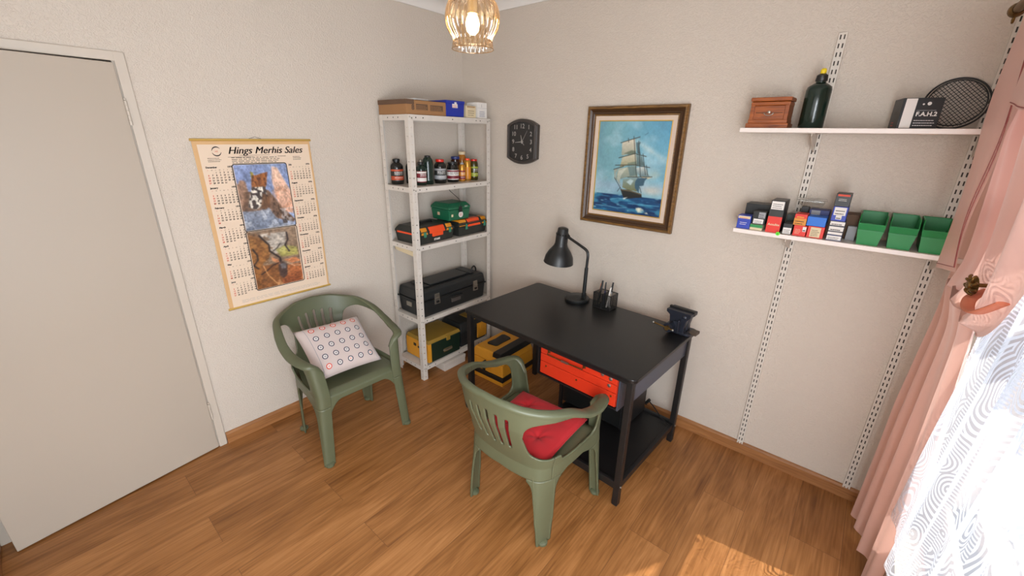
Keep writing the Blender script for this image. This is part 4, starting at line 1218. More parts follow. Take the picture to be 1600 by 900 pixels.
bottle('slim black bottle with a thin neck beside the tall dark green bottle', 0.155, -0.482, 0.022, 0.180, GLASSBK, BLKPL, CHARC, 'neck')
bottle('dark bottle with a red cap and grey label in the middle of the shelf', 0.222, -0.440, 0.042, 0.162, GLASSBK, REDCAP, CHARC, lab2=GREYP, capr=0.62, sh=0.72)
bottle('small slender bottle with a pale cap behind the red-capped bottle', 0.150, -0.362, 0.015, 0.150, GLASSBR, PAPER, None, 'neck', capr=0.6)
bottle('black capped jar with a large white label', 0.225, -0.325, 0.042, 0.140, GLASSBK, BLKPL, PAPER, lab2=MAROON, capr=0.75)
bottle('dark blue capped bottle behind the gold tin', 0.145, -0.225, 0.036, 0.172, GLASSBR, NAVY, MAROON, capr=0.8)
bottle('short gold tin with a pale cap and red foot band', 0.235, -0.243, 0.024, 0.132, GOLD, GREYP, AMBERP, 'tin', lab2=MAROON, capr=0.5)
bottle('tall amber bottle with a round pale lid, tallest at the right', 0.125, -0.138, 0.034, 0.205, AMB, CREAM, None, capr=0.7)
bottle('orange tin with a small white sticker in front of the tall amber bottle', 0.215, -0.168, 0.026, 0.160, GOLD, ORANGE, AMBERP, 'tin', capr=0.6)
bottle('dark bottle with a red cap and a yellow-green label at the right end', 0.215, -0.100, 0.031, 0.152, OLIVE, REDCAP, OLIVE, lab2=YGR, capr=0.7, sh=0.76)

# --- tool cases
def toolcase(t, x0, x1, y0, y1, h, lid, body, lidm, corner=None, handle=None):
    """front faces +x; body with a tapered foot, domed lid"""
    a0 = (x0+0.008, x1-0.008, y0+0.008, y1-0.008); a1 = (x0, x1, y0, y1)
    hb = h-lid
    MB().frus(a0, a1, 0, hb, body).build('case_body', t, bevel=0.006)
    m = MB(); m.frus((x0-0.003, x1+0.003, y0-0.003, y1+0.003), (x0-0.002, x1+0.002, y0-0.002, y1+0.002), hb+0.001, hb+lid*0.45, lidm)
    m.frus((x0-0.001, x1+0.001, y0-0.001, y1+0.001), (x0+0.022, x1-0.022, y0+0.020, y1-0.020), hb+lid*0.45, hb+lid, lidm)
    return m.build('lid', t, bevel=0.005)
t = thing('tool_case', 'dark plastic tool case with orange latch bar and amber corners, left on the middle shelf', 'tool case', (0.190, -0.575, 1.0315), 0.06, 'orange and black tool cases')
toolcase(t, -0.125, 0.125, -0.165, 0.165, 0.118, 0.050, CHARC, CHARC)
m = MB(); m.frus((0.095, 0.133, -0.075, 0.075), (0.070, 0.118, -0.070, 0.070), 0.070, 0.114, ORANGE); m.box(0.122, 0.137, -0.048, 0.048, 0.046, 0.074, ORANGE); m.build('latch_bar', t, bevel=0.004)
for sy in (-1, 1):
    m = MB(); m.frus((0.088, 0.133, sy*0.118-0.030, sy*0.118+0.030), (0.070, 0.116, sy*0.118-0.026, sy*0.118+0.026), 0.068, 0.114, AMBERP)
    cc = m.build('corner_cap', t, bevel=0.004)
    MB().box(0.128, 0.138, sy*0.118-0.010, sy*0.118+0.010, 0.052, 0.088, TEAL).build('latch', cc, bevel=0.003)
m = MB(); m.box(-0.10, 0.06, -0.168, -0.162, 0.066, 0.078, ORANGE); m.build('side_stripe', t)
m = MB(); m.tube([(0.0, -0.07, 0.112), (0.0, -0.06, 0.128), (0.0, 0.06, 0.128), (0.0, 0.07, 0.112)], 0.008, BLKPL, 10); m.build('carry_handle', t, smooth=50)
m = MB(); m.text('STARK', 0.019, PAPER, FX(0.1215, -0.03, 0.016, 0.0025), bold=0.0008); m.build('lettering', t)
t2 = thing('tool_case', 'dark tool case with orange and amber lid under the green case on the middle shelf', 'tool case', (0.190, -0.215, 1.0315), 0.02, 'orange and black tool cases')
toolcase(t2, -0.125, 0.125, -0.150, 0.150, 0.118, 0.046, CHARC, CHARC)
m = MB(); m.frus((-0.122, 0.130, -0.150, -0.070), (-0.11, 0.110, -0.135, -0.068), 0.076, 0.1195, AMBERP); m.build('amber_panel', t2, bevel=0.003)
m = MB(); m.frus((0.085, 0.134, -0.060, 0.075), (0.062, 0.112, -0.055, 0.070), 0.066, 0.1200, ORANGE); m.build('latch_bar', t2, bevel=0.005)
m = MB(); m.frus((0.080, 0.132, 0.095, 0.150), (0.060, 0.112, 0.095, 0.140), 0.070, 0.1195, AMBERP); m.build('corner_cap', t2, bevel=0.003)
for y in (-0.080, 0.118): MB().frus((0.128, 0.139, y-0.012, y+0.012), (0.126, 0.138, y-0.004, y+0.004), 0.050, 0.092, TEAL).build('latch', t2, bevel=0.003)
t3 = thing('plastic_case', 'green plastic case with stickers stacked on the right-hand tool case', 'case', (0.195, -0.330, 1.1530), 0.0)
toolcase(t3, -0.100, 0.100, -0.105, 0.105, 0.125, 0.046, GREEN, GREEN)
m = MB(); m.box(0.098, 0.108, -0.012, 0.020, 0.058, 0.100, BLKPL); m.build('latch', t3, bevel=0.003)
m = MB()
m.lathe([(0.001, 0), (0.022, 0)], PAPER, 20, T(0.1015, 0.008, 0.040, 0, PI/2), cap=False); scribble(m, 0.03, 0.02, 3, REDINK, FX(0.1025, -0.007, 0.031), 41)
quad(m, 0.026, 0.022, CREAM, Matrix(((1, 0, 0, -0.03), (0, 0, -1, -0.1035), (0, 1, 0, 0.035), (0, 0, 0, 1)))); scribble(m, 0.022, 0.016, 3, REDINK, Matrix(((1, 0, 0, -0.028), (0, 0, -1, -0.1043), (0, 1, 0, 0.038), (0, 0, 0, 1))), 42)
quad(m, 0.018, 0.018, CREAM, FX(0.1015, -0.085, 0.030)); scribble(m, 0.03, 0.012, 2, PAPER, FX(0.1035, 0.045, 0.092), 43)
m.build('sticker', t3)
m = MB(); m.tube([(0.11, 0.004, 0.075), (0.10, 0.0, 0.15), (0.0, 0.0, 0.20), (-0.04, -0.005, 0.248)], 0.0018, BLKPL, 6); m.build('cord_loop', t3)

t4 = thing('case', 'large black plastic case with steel latches filling the fourth shelf', 'case', (0.190, -0.425, 0.4925), 0.0)
MB().frus((-0.130, 0.132, -0.315, 0.315), (-0.135, 0.140, -0.325, 0.325), 0, 0.125, CASEBK).build('case_body', t4, bevel=0.016, seg=3)
m = MB(); m.frus((-0.137, 0.143, -0.328, 0.328), (-0.130, 0.132, -0.318, 0.318), 0.128, 0.206, CASEBK); m.build('lid', t4, bevel=0.018, seg=3)
m = MB(); m.box(-0.08, 0.075, -0.19, 0.19, 0.209, 0.219, CASEBK); m.box(-0.085, 0.085, -0.25, -0.205, 0.209, 0.216, CASEBK); m.box(-0.085, 0.085, 0.205, 0.25, 0.209, 0.216, CASEBK); m.build('lid_panel', t4, bevel=0.005)
m = MB(); m.tube([(0.138, -0.16, 0.128), (0.142, -0.16, 0.128), (0.145, 0.0, 0.128), (0.142, 0.16, 0.128)], 0.004, BLKPL, 6); m.box(-0.139, 0.145, -0.329, 0.329, 0.120, 0.130, BLKPL); m.build('rim', t4, bevel=0.003)
for y in (-0.185, 0.205):
    m = MB(); m.frus((0.140, 0.150, y-0.026, y+0.026), (0.140, 0.147, y-0.022, y+0.022), 0.085, 0.165, STEEL); lt = m.build('latch', t4, bevel=0.003)
    m = MB(); m.box(0.148, 0.156, y-0.016, y+0.016, 0.130, 0.136, STEEL); m.box(0.149, 0.154, y-0.012, y+0.012, 0.096, 0.112, BLKDK); m.build('latch_bar', lt, bevel=0.001)
m = MB(); m.tube([(0.140, -0.055, 0.098), (0.158, -0.05, 0.098), (0.160, 0, 0.098), (0.158, 0.05, 0.098), (0.140, 0.055, 0.098)], 0.008, BLKPL, 10); m.box(0.138, 0.146, -0.045, 0.045, 0.055, 0.090, mat('worn_label', rgb(82, 76, 72), 0.6)); m.build('carry_handle', t4, smooth=40)
m = MB(); m.box(-0.03, 0.03, -0.332, -0.322, 0.07, 0.105, STEEL); m.build('side_plate', t4, bevel=0.003)
m = MB(); m.tube(catmull([(0.03, 0.27, 0.200), (0.03, 0.285, 0.232), (0.03, 0.31, 0.238), (0.03, 0.325, 0.215), (0.03, 0.325, 0.19)], 5), 0.006, BLKPL, 8); m.build('side_handle', t4, smooth=60)

t5 = thing('tool_box', 'mustard lidded dark green tool box on the bottom shelf', 'tool box', (0.195, -0.545, 0.1105), 0.0)
MB().frus((-0.130, 0.130, -0.160, 0.150), (-0.132, 0.135, -0.165, 0.155), 0, 0.160, DKGRN).build('box_body', t5, bevel=0.005)
m = MB(); m.frus((-0.134, 0.137, -0.168, 0.157), (-0.125, 0.125, -0.155, 0.147), 0.161, 0.185, MUSTARD); m.box(-0.133, 0.10, -0.1695, -0.164, 0.010, 0.16, YELLOW); m.box(0.06, 0.138, -0.1700, -0.14, 0.010, 0.16, YELLOW)
m.build('lid', t5, bevel=0.004)
m = MB(); m.box(0.110, 0.142, 0.010, 0.045, 0.135, 0.178, MUSTARD); m.build('latch', t5, bevel=0.003)
m = MB(); m.tube([(0.132, -0.02, 0.060), (0.146, -0.014, 0.064), (0.146, 0.055, 0.064), (0.132, 0.062, 0.060)], 0.006, STEEL, 8); m.box(0.134, 0.138, -0.02, 0.062, 0.045, 0.072, mat('worn_brass_plate', rgb(140, 120, 84), 0.4, metal=0.5)); m.build('front_handle', t5, smooth=40)
m = MB(); m.box(-0.04, -0.01, -0.1712, -0.1695, 0.105, 0.128, BLKPL); m.box(0.01, 0.04, -0.1712, -0.1695, 0.10, 0.115, BLKPL); m.build('side_mark', t5)
t6 = thing('tool_box', 'yellow and black tool box at the right end of the bottom metal shelf', 'tool box', (0.185, -0.215, 0.1105), 0.0)
MB().frus((-0.125, 0.125, -0.150, 0.135), (-0.13, 0.13, -0.155, 0.140), 0, 0.130, CASEBK).build('box_body', t6, bevel=0.006)
m = MB(); m.frus((-0.132, 0.133, -0.157, 0.142), (-0.10, 0.10, -0.13, 0.12), 0.131, 0.195, CASEBK); m.build('lid', t6, bevel=0.008)
m = MB(); m.frus((-0.06, 0.11, -0.02, 0.142), (-0.05, 0.103, -0.01, 0.122), 0.150, 0.198, MUSTARD); m.box(0.10, 0.138, 0.03, 0.138, 0.02, 0.15, YELLOW); m.build('yellow_panel', t6, bevel=0.006)
MB().box(0.130, 0.144, 0.055, 0.095, 0.10, 0.15, YELLOW).build('latch', t6, bevel=0.003)
# boards tucked under the shelving
m = MB(); m.prism(rrect(0.235, 0.035, 0.015, 4), -0.012, 0.012, CREAM, Matrix(((1, 0, 0, 0), (0, 0, 1, 0), (0, 1, 0, 0), (0, 0, 0, 1)))); m.box(0.06, 0.118, -0.013, 0.013, -0.012, 0.014, CREAM)
tag(m.build('folded_board', loc=(0.185, -0.742, 0.976), rot=(0, 0.08, 0), bevel=0.002), 'folded beige card wedged under the left end of the middle shelf', 'board')
t = thing('flat_box', 'flat white box on the floor under the bottom shelf', 'box', (0.255, -0.470, 0.0))
MB().box(-0.10, 0.10, -0.115, 0.105, 0.001, 0.058, POSTM).build('body', t, bevel=0.002)
MB().box(-0.102, 0.102, -0.117, 0.107, 0.040, 0.070, POSTM).build('lid', t, bevel=0.002)

# ------------------------------------------------------------ yellow tool bag-case on the floor
t = thing('tool_case', 'yellow and black hard tool case on the floor behind the left desk leg', 'tool case', (0.672, -0.270, 0), 0.02)
MB().frus((-0.160, 0.160, -0.182, 0.182), (-0.168, 0.168, -0.190, 0.190), 0.0, 0.040, YELLOW).build('foot', t, bevel=0.006)
MB().frus((-0.172, 0.172, -0.194, 0.194), (-0.172, 0.172, -0.194, 0.194), 0.041, 0.080, BLKPL).build('black_band', t, bevel=0.006)
m = MB(); m.frus((-0.166, 0.166, -0.188, 0.188), (-0.160, 0.160, -0.186, 0.186), 0.080, 0.175, YELLOW); m.build('case_body', t, bevel=0.008)
for sy in (-1, 1):
    m = MB(); m.box(0.02, 0.05, sy*0.188-0.004, sy*0.188+0.004, 0.085, 0.165, YELLOW); m.build('body_rib', t, bevel=0.002)
m = MB(); m.frus((-0.164, 0.168, -0.188, 0.188), (-0.120, 0.130, -0.172, 0.172), 0.176, 0.252, YELLOW); m.build('lid', t, bevel=0.012)
m = MB()
m.add([(0.062, -0.176, 0.250), (0.135, -0.176, 0.250), (0.150, -0.184, 0.222), (0.062, -0.182, 0.222), (0.062, 0.176, 0.250), (0.135, 0.176, 0.250), (0.150, 0.184, 0.222), (0.062, 0.182, 0.222), (0.062, -0.176, 0.257), (0.130, -0.176, 0.257), (0.062, 0.176, 0.257), (0.130, 0.176, 0.257)],
      [(0, 3, 2, 1), (4, 5, 6, 7), (1, 2, 6, 5), (8, 9, 11, 10), (9, 1, 5, 11), (8, 0, 1, 9), (10, 11, 5, 4), (0, 8, 10, 4)], BLKPL)
m.build('black_strap', t, bevel=0.003)
m = MB(); m.prism([(-0.075, -0.085), (-0.060, -0.10), (-0.02, -0.095), (0.010, -0.09), (0.022, -0.075), (0.018, 0.0), (0.022, 0.075), (0.008, 0.090), (-0.02, 0.095), (-0.06, 0.100), (-0.076, 0.085), (-0.068, 0.0)], 0.2525, 0.2595, BLKPL); m.build('handle_recess', t, bevel=0.003)
m = MB(); m.tube(catmull([(0.0, -0.19, 0.17), (0.0, -0.215, 0.165), (0.0, -0.22, 0.13), (0.0, -0.20, 0.10)], 4), 0.008, BLKPL, 8); m.build('latch', t, smooth=50)
# black leather bag-like loop hanging at the left leg
m = MB(); m.tube(catmull([(0, 0, 0.22), (-0.05, 0.02, 0.16), (-0.05, 0.03, 0.10), (0.0, 0.01, 0.012), (0.03, 0.0, 0.03)], 6), 0.004, BLKPL, 8)
tag(m.build('cable_loop', smooth=60, loc=(0.815, -0.800, 0.0)), 'thin black cable loop beside the left front leg of the desk', 'cable')

# ------------------------------------------------------------ desk
desk = thing('workbench', 'black steel workbench with open legs and dark top against the wall', 'desk', (1.4255, -0.4900, 0), -0.045)
HL, HD, TZ = 0.5720, 0.3580, 0.745
m = MB(); m.prism(rrect(2*HL, 2*HD, 0.028, 5), TZ-0.020, TZ, DESKTOP); m.build('tabletop', desk, bevel=0.003)
lx, ly, lw = HL-0.030, HD-0.030, 0.016
for sx in (-1, 1):
    for sy in (-1, 1):
        m = MB(); m.box(sx*lx-lw, sx*lx+lw, sy*ly-lw, sy*ly+lw, 0.004, TZ-0.021, BLACK); m.box(sx*lx-lw*0.9, sx*lx+lw*0.9, sy*ly-lw*0.9, sy*ly+lw*0.9, 0, 0.006, BLKPL)
        lg = m.build('leg', desk, bevel=0.003)
        if sx > 0:
            MB().lathe([(0.006, 0), (0.006, 0.003), (0.003, 0.005)], STEEL, 10, T(lx+lw, sy*ly, 0.118, 0, PI/2)).build('bolt', lg)
m = MB()
m.box(-lx, lx, -ly-0.008, -ly+0.008, TZ-0.045, TZ-0.021, BLACK); m.box(-lx, lx, ly-0.008, ly+0.008, TZ-0.045, TZ-0.021, BLACK); m.box(-lx-0.008, -lx+0.008, -ly, ly, TZ-0.045, TZ-0.021, BLACK)
m.build('top_frame', desk, bevel=0.002)
MB().box(lx-0.004, lx+0.004, -ly+lw, ly-lw, 0.598, TZ-0.021, SLATE).build('side_panel', desk, bevel=0.002)
sxl = -0.055
m = MB(); m.box(sxl, lx-0.002, -ly+0.005, ly-0.005, 0.112, 0.128, DESKTOP); m.build('lower_shelf', desk, bevel=0.002)
m = MB(); m.box(sxl, lx, -ly-0.012, -ly+0.006, 0.098, 0.140, BLACK); m.box(lx-0.010, lx+0.010, -ly, ly, 0.098, 0.134, BLACK); m.box(sxl, lx, ly-0.006, ly+0.012, 0.098, 0.140, BLACK); m.box(sxl, sxl+0.016, -ly, ly, 0.098, 0.112, BLACK); m.build('shelf_rail', desk, bevel=0.002)
for sy in (-0.02, 0.30):
    MB().box(sxl, sxl+0.020, sy-0.010, sy+0.010, 0.128, TZ-0.021, BLACK).build('inner_post', desk, bevel=0.002)
m = MB(); m.box(-0.012, 0.478, -0.315, -0.300, 0.522, 0.529, BLACK); m.box(-0.012, 0.478, -0.05, -0.03, 0.522, 0.529, BLACK); m.box(-0.012, -0.004, -0.315, 0.02, 0.522, TZ-0.021, BLACK); m.box(0.476, 0.484, -0.315, 0.02, 0.522, TZ-0.021, SLATE); m.build('drawer_carrier', desk, bevel=0.001)
# red tool chest slung under the top
ch = thing('tool_chest', 'red metal tool chest with drawers slung under the bench top', 'tool chest', (1.4255, -0.4900, 0.5295), -0.045)
MB().box(0.002, 0.466, -0.300, 0.0, 0, 0.180, REDM).build('chest_body', ch, bevel=0.003)
for z0, z1, nm in ((0.124, 0.178, 'drawer'), (0.078, 0.121, 'drawer'), (0.003, 0.075, 'drawer')):
    d_ = MB().box(0.004, 0.464, -0.309, -0.299, z0, z1, REDM).build(nm, ch, bevel=0.002)
    if z0 > 0.12:
        m = MB(); m.tube([(0.06, -0.309, 0.150), (0.06, -0.326, 0.140), (0.17, -0.326, 0.136), (0.28, -0.326, 0.140), (0.28, -0.309, 0.150)], 0.0030, BRONZE, 8); m.box(0.150, 0.195, -0.329, -0.321, 0.132, 0.142, STEEL)
        for q in (0.06, 0.28): m.box(q-0.008, q+0.008, -0.312, -0.308, 0.142, 0.162, BRONZE)
        m.build('bail_handle', d_, smooth=40)
    if 0.05 < z0 < 0.1 or z0 > 0.12:
        m = MB()
        for q in ((0.385, 0.152), (0.430, 0.146)) if z0 > 0.12 else ((0.425, 0.108),):
            m.lathe([(0.009, 0), (0.009, 0.004), (0.005, 0.006)], STEEL, 12, T(q[0], -0.309, q[1], PI/2))
        m.build('lock', d_, smooth=40)
    else:
        m = MB()
        for q in (0.045, 0.240, 0.440): m.lathe([(0.005, 0), (0.005, 0.003)], BRONZE, 10, T(q, -0.309, 0.056, PI/2))
        m.build('rivet', d_)
# black cabinet on the lower shelf
t = thing('metal_cabinet', 'black metal cabinet standing on the lower shelf of the workbench', 'cabinet', (1.580, -0.320, 0.1285), -0.045)
MB().box(-0.215, 0.215, -0.14, 0.14, 0.012, 0.370, BLACK).build('cabinet_body', t, bevel=0.003)
MB().box(-0.200, 0.200, -0.148, -0.141, 0.024, 0.355, BLKPL).build('cabinet_door', t, bevel=0.003)
for sx in (-1, 1):
    for sy in (-1, 1): MB().lathe([(0.012, 0), (0.012, 0.012)], BLKPL, 10, T(sx*0.19, sy*0.12, 0)).build('foot', t)
m = MB(); m.tube(catmull([(1.795, -0.150, 0.150), (1.80, -0.150, 0.185), (1.83, -0.16, 0.180), (1.87, -0.18, 0.165), (1.92, -0.21, 0.145), (1.962, -0.225, 0.136)], 6), 0.0035, BLKPL, 8); m.cyl((1.790, -0.150, 0.160), (1.812, -0.150, 0.196), 0.010, BLKPL, 10)
tag(m.build('power_cable', smooth=60), 'thin black cable trailing over the lower shelf of the workbench', 'cable')

# ------------------------------------------------------------ desk lamp
lp = thing('desk_lamp', 'black adjustable desk lamp with a bell shade on the workbench', 'lamp', (1.270, -0.215, 0.7455))
MB().lathe([(0.078, 0), (0.080, 0.004), (0.080, 0.018), (0.074, 0.025), (0.030, 0.030), (0.012, 0.034)], BLKPL, 36).build('base', lp, smooth=35)
m = MB(); m.box(0.035, 0.060, -0.010, 0.010, 0.022, 0.062, BLKPL); m.cyl((0.047, -0.016, 0.045), (0.047, 0.016, 0.045), 0.009, BLKPL, 12); m.build('hinge_joint', lp, bevel=0.002)
arm = catmull([(0.047, 0, 0.045), (0.047, 0, 0.14), (0.052, 0, 0.26), (0.053, 0, 0.315), (0.040, 0, 0.342), (0.0, 0, 0.362), (-0.055, 0, 0.385), (-0.095, 0, 0.402)], 5)
m = MB(); m.tube(arm, 0.0085, BLKPL, 12); m.cyl((0.047, 0, 0.05), (0.051, 0, 0.23), 0.0115, BLKPL, 12); m.build('stem', lp, smooth=50)
hA = T(-0.145, 0, 0.395, ry=0.10)
m = MB(); m.lathe([(0.030, 0.060), (0.034, 0.055), (0.036, 0.018), (0.039, 0.014), (0.040, -0.040), (0.046, -0.060), (0.072, -0.095), (0.090, -0.130), (0.096, -0.165), (0.098, -0.172), (0.094, -0.172), (0.088, -0.130), (0.070, -0.098), (0.043, -0.062), (0.036, -0.050)], BLKPL, 36, hA)
m.lathe([(0.028, 0.060), (0.020, 0.064), (0.0005, 0.065)], BLKPL, 24, hA, cap=False)
for k in range(14):
    a = k*2*PI/14; m.box(0.0385, 0.0405, -0.004, 0.004, 0.016, 0.026, BLKDK, hA @ RZ(a))
m.build('lamp_shade', lp, smooth=40)
m = MB(); m.cyl((-0.105, -0.012, 0.403), (-0.105, 0.012, 0.403), 0.014, BLKPL, 14); m.build('swivel_knob', lp, smooth=40)
MB().lathe([(0.012, -0.045), (0.026, -0.075), (0.030, -0.10), (0.022, -0.125), (0.0005, -0.135)], PAPER, 20, hA, cap=False).build('bulb', lp, smooth=60)

# ------------------------------------------------------------ pen holder and pens
ph = thing('pen_holder', 'black wire mesh pen holder with compartments on the workbench', 'pen holder', (1.462, -0.200, 0.7455), -0.06)
PX, PY, PZ = 0.060, 0.042, 0.098
m = MB()
for sy in (-1, 1):
    for k in range(25): x = -PX+k*2*PX/24; m.box(x-0.0006, x+0.0006, sy*PY-0.0005, sy*PY+0.0005, 0.003, PZ, BLKPL)
    for k in range(20): z = 0.003+k*(PZ-0.003)/19; m.box(-PX, PX, sy*PY-0.0005, sy*PY+0.0005, z-0.0006, z+0.0006, BLKPL)
for sx in (-1, 0, 1):
    for k in range(17): y = -PY+k*2*PY/16; m.box(sx*PX-0.0005, sx*PX+0.0005, y-0.0006, y+0.0006, 0.003, PZ, BLKPL)
    for k in range(20): z = 0.003+k*(PZ-0.003)/19; m.box(sx*PX-0.0005, sx*PX+0.0005, -PY, PY, z-0.0006, z+0.0006, BLKPL)
m.build('mesh_wall', ph)
m = MB(); m.tube([(-PX, -PY, PZ), (PX, -PY, PZ), (PX, PY, PZ), (-PX, PY, PZ)], 0.0025, BLKPL, 8, closed=True); m.tube([(-PX, -PY, 0.003), (PX, -PY, 0.003), (PX, PY, 0.003), (-PX, PY, 0.003)], 0.0025, BLKPL, 8, closed=True)
for sx in (-1, 0, 1):
    for sy in (-1, 1): m.cyl((sx*PX, sy*PY, 0.002), (sx*PX, sy*PY, PZ), 0.002, BLKPL, 8)
m.box(-PX, PX, -PY, PY, 0.001, 0.003, BLKPL); m.build('wire_frame', ph)
def pen(label, x, y, dx, dy, L_, col, capm, r=0.0048):
    m = MB(); a = Vector((x, y, 0.008)); d = Vector((dx, dy, L_)); 
    t = thing('pen', label, 'pen', (1.462, -0.200, 0.7455), -0.06, 'pens in the mesh holder')
    m.cyl(a, a+d*0.62, r, col, 10); m.build('barrel', t, smooth=50)
    m = MB(); m.cyl(a+d*0.62, a+d, r*1.15, capm, 10, r*0.9); m.cyl(a+d*0.66+Vector((0.005, -0.003, 0)), a+d*0.97+Vector((0.005, -0.003, 0)), 0.0013, capm, 6); m.build('cap', t, smooth=50)
pen('thick black marker pen standing tallest in the holder', -0.045, -0.010, 0.016, 0.012, 0.160, BLKPL, BLKPL, 0.0062)
pen('pen with a salmon pink top at the left of the holder', -0.050, 0.010, 0.004, 0.004, 0.135, CREAM, mat('salmon', rgb(220, 150, 120), 0.5))
pen('slim blue-black pen behind the black marker', -0.018, 0.020, -0.004, 0.008, 0.145, NAVY, BLKPL)
pen('black capped pen with grey body in the right compartment', 0.020, 0.010, 0.012, 0.012, 0.158, GREYP, BLKPL, 0.0056)
pen('white pen leaning in the right compartment', 0.018, -0.010, 0.018, 0.004, 0.135, PAPER, PAPER)
pen('short white pen low in the right compartment', 0.040, -0.005, -0.016, 0.010, 0.118, PAPER, CREAM)

# ------------------------------------------------------------ bench vise
vs_ = thing('bench_vise', 'dark cast iron bench vise at the back right corner of the workbench', 'vise', (1.940, -0.215, 0.7455), -0.10)
m = MB(); m.prism(rrect(0.125, 0.110, 0.02, 4, 0.01, 0.0), 0, 0.014, VISE); m.box(0.060, 0.098, -0.026, 0.026, 0.006, 0.024, mat('worn_iron', rgb(78, 66, 54), 0.45, metal=0.3)); m.build('base', vs_, bevel=0.003)
prof = [(-0.048, 0.012), (0.040, 0.012), (0.038, 0.045), (0.046, 0.085), (0.066, 0.108), (0.066, 0.128), (-0.070, 0.128), (-0.070, 0.112), (-0.050, 0.098), (-0.046, 0.070)]
m = MB(); m.prism(prof, -0.005, 0.035, VISE, Matrix(((1, 0, 0, 0), (0, 0, 1, 0.0), (0, 1, 0, 0), (0, 0, 0, 1)))); m.build('fixed_jaw', vs_, bevel=0.005)
m = MB(); m.prism(prof, -0.052, -0.014, VISE, Matrix(((1, 0, 0, 0), (0, 0, 1, 0.0), (0, 1, 0, 0), (0, 0, 0, 1)))); m.box(-0.020, 0.012, -0.064, -0.05, 0.015, 0.075, VISE); m.box(0.014, 0.019, -0.080, -0.05, 0.012, 0.090, VISE); m.build('moving_jaw', vs_, bevel=0.005)
m = MB(); m.box(-0.072, 0.068, -0.016, -0.009, 0.108, 0.136, BLACK); m.box(-0.072, 0.068, -0.006, 0.001, 0.108, 0.136, BLACK); m.build('jaw_plate', vs_, bevel=0.001)
m = MB(); m.cyl((-0.030, -0.095, 0.038), (-0.030, -0.045, 0.038), 0.027, VISE, 20); m.cyl((-0.030, -0.112, 0.038), (-0.030, -0.095, 0.038), 0.012, BRONZE, 16); m.build('screw', vs_, smooth=40)
m = MB(); m.cyl((-0.108, -0.104, 0.046), (0.000, -0.104, 0.036), 0.0042, BRONZE, 10)
for p in ((-0.110, -0.104, 0.0462), (0.002, -0.104, 0.0358)):
    m.lathe([(0.0005, -0.007), (0.005, -0.005), (0.007, 0), (0.005, 0.005), (0.0005, 0.007)], STEEL, 12, T(*p), cap=False)
m.build('handle', vs_, smooth=50)
m = MB(); m.lathe([(0.012, 0), (0.012, 0.006), (0.006, 0.010)], VISE, 14, T(0.034, -0.052, 0.105, PI/2)); m.build('pivot_bolt', vs_, smooth=40)

# ------------------------------------------------------------ wall rails, boards and brackets
RAILM = mat('rail_paint', rgb(208, 200, 188), 0.45, var=0.05)
def rail(x, label):
    m = MB(); z0, z1 = 0.046, 2.178; w2 = 0.0155; dp = 0.014; pitch = 0.0325; n = int((z1-z0)/pitch); pitch = (z1-z0)/n; sl = 0.0175
    xs = [-w2, -0.0092, -0.0045, 0.0045, 0.0092, w2]
    for k in range(n):
        a = k*pitch; b0 = a+(pitch-sl)/2; b1 = b0+sl; c_ = a+pitch
        for (q0, q1, solid_) in ((a, b0, True), (b0, b1, False), (b1, c_, True)):
            for i in range(5):
                if not solid_ and i in (1, 3): continue
                m.add([(xs[i], -dp, q0), (xs[i+1], -dp, q0), (xs[i+1], -dp, q1), (xs[i], -dp, q1)], [(0, 1, 2, 3)], RAILM)
    for sx in (-1, 1): m.add([(sx*w2, -dp, 0), (sx*w2, 0, 0), (sx*w2, 0, z1-z0), (sx*w2, -dp, z1-z0)], [(0, 1, 2, 3)], RAILM)
    for z in (0, z1-z0): m.add([(-w2, -dp, z), (w2, -dp, z), (w2, 0, z), (-w2, 0, z)], [(0, 1, 2, 3)], RAILM)
    m.box(-w2+0.001, w2-0.001, -0.003, -0.0005, 0.001, z1-z0-0.001, mat('rail_slot_shade', rgb(70, 62, 54), 0.7))  # dark plate painted in for the shade behind the slots
    return tag(m.build('shelf_rail', loc=(x, 0, z0)), label, 'rail', 'slotted wall rails')
rail(2.326, 'white slotted upright rail on the wall, the one farther from the curtain')
rail(2.832, 'white slotted upright rail on the wall nearest the curtain')
SHELFM = mat('white_shelf_board', rgb(228, 218, 210), 0.35, var=0.02)
for x0, z, lb in ((2.049, 1.800, 'upper white wall shelf holding the wooden chest and black bottle'), (2.104, 1.350, 'lower white wall shelf holding small boxes and green bins')):
    t = thing('wall_shelf', lb, 'shelf', (x0, 0, z), 0, 'white wall shelves')
    MB().box(0, 2.985-x0, -0.222, -0.016, -0.019, 0, SHELFM).build('board', t, bevel=0.002)
    for xr in (2.326, 2.832):
        m = MB(); m.prism([(-0.004, -0.020), (-0.205, -0.020), (-0.205, -0.032), (-0.150, -0.055), (-0.030, -0.094), (-0.004, -0.098)], -0.0018, 0.0018, WHITE_PAINT, Matrix(((0, 0, 1, xr-x0), (1, 0, 0, -0.0145), (0, 1, 0, 0), (0, 0, 0, 1))))
        m.box(xr-x0-0.010, xr-x0+0.010, -0.215, -0.016, -0.0215, -0.0195, WHITE_PAINT)
        for q in ((-0.19, -0.030), (-0.175, -0.030)): m.lathe([(0.003, 0), (0.003, 0.0008)], BLKDK, 8, T(xr-x0-0.0018, q[0], q[1], 0, -PI/2))
        m.build('bracket', t, bevel=0.0005, seg=1)

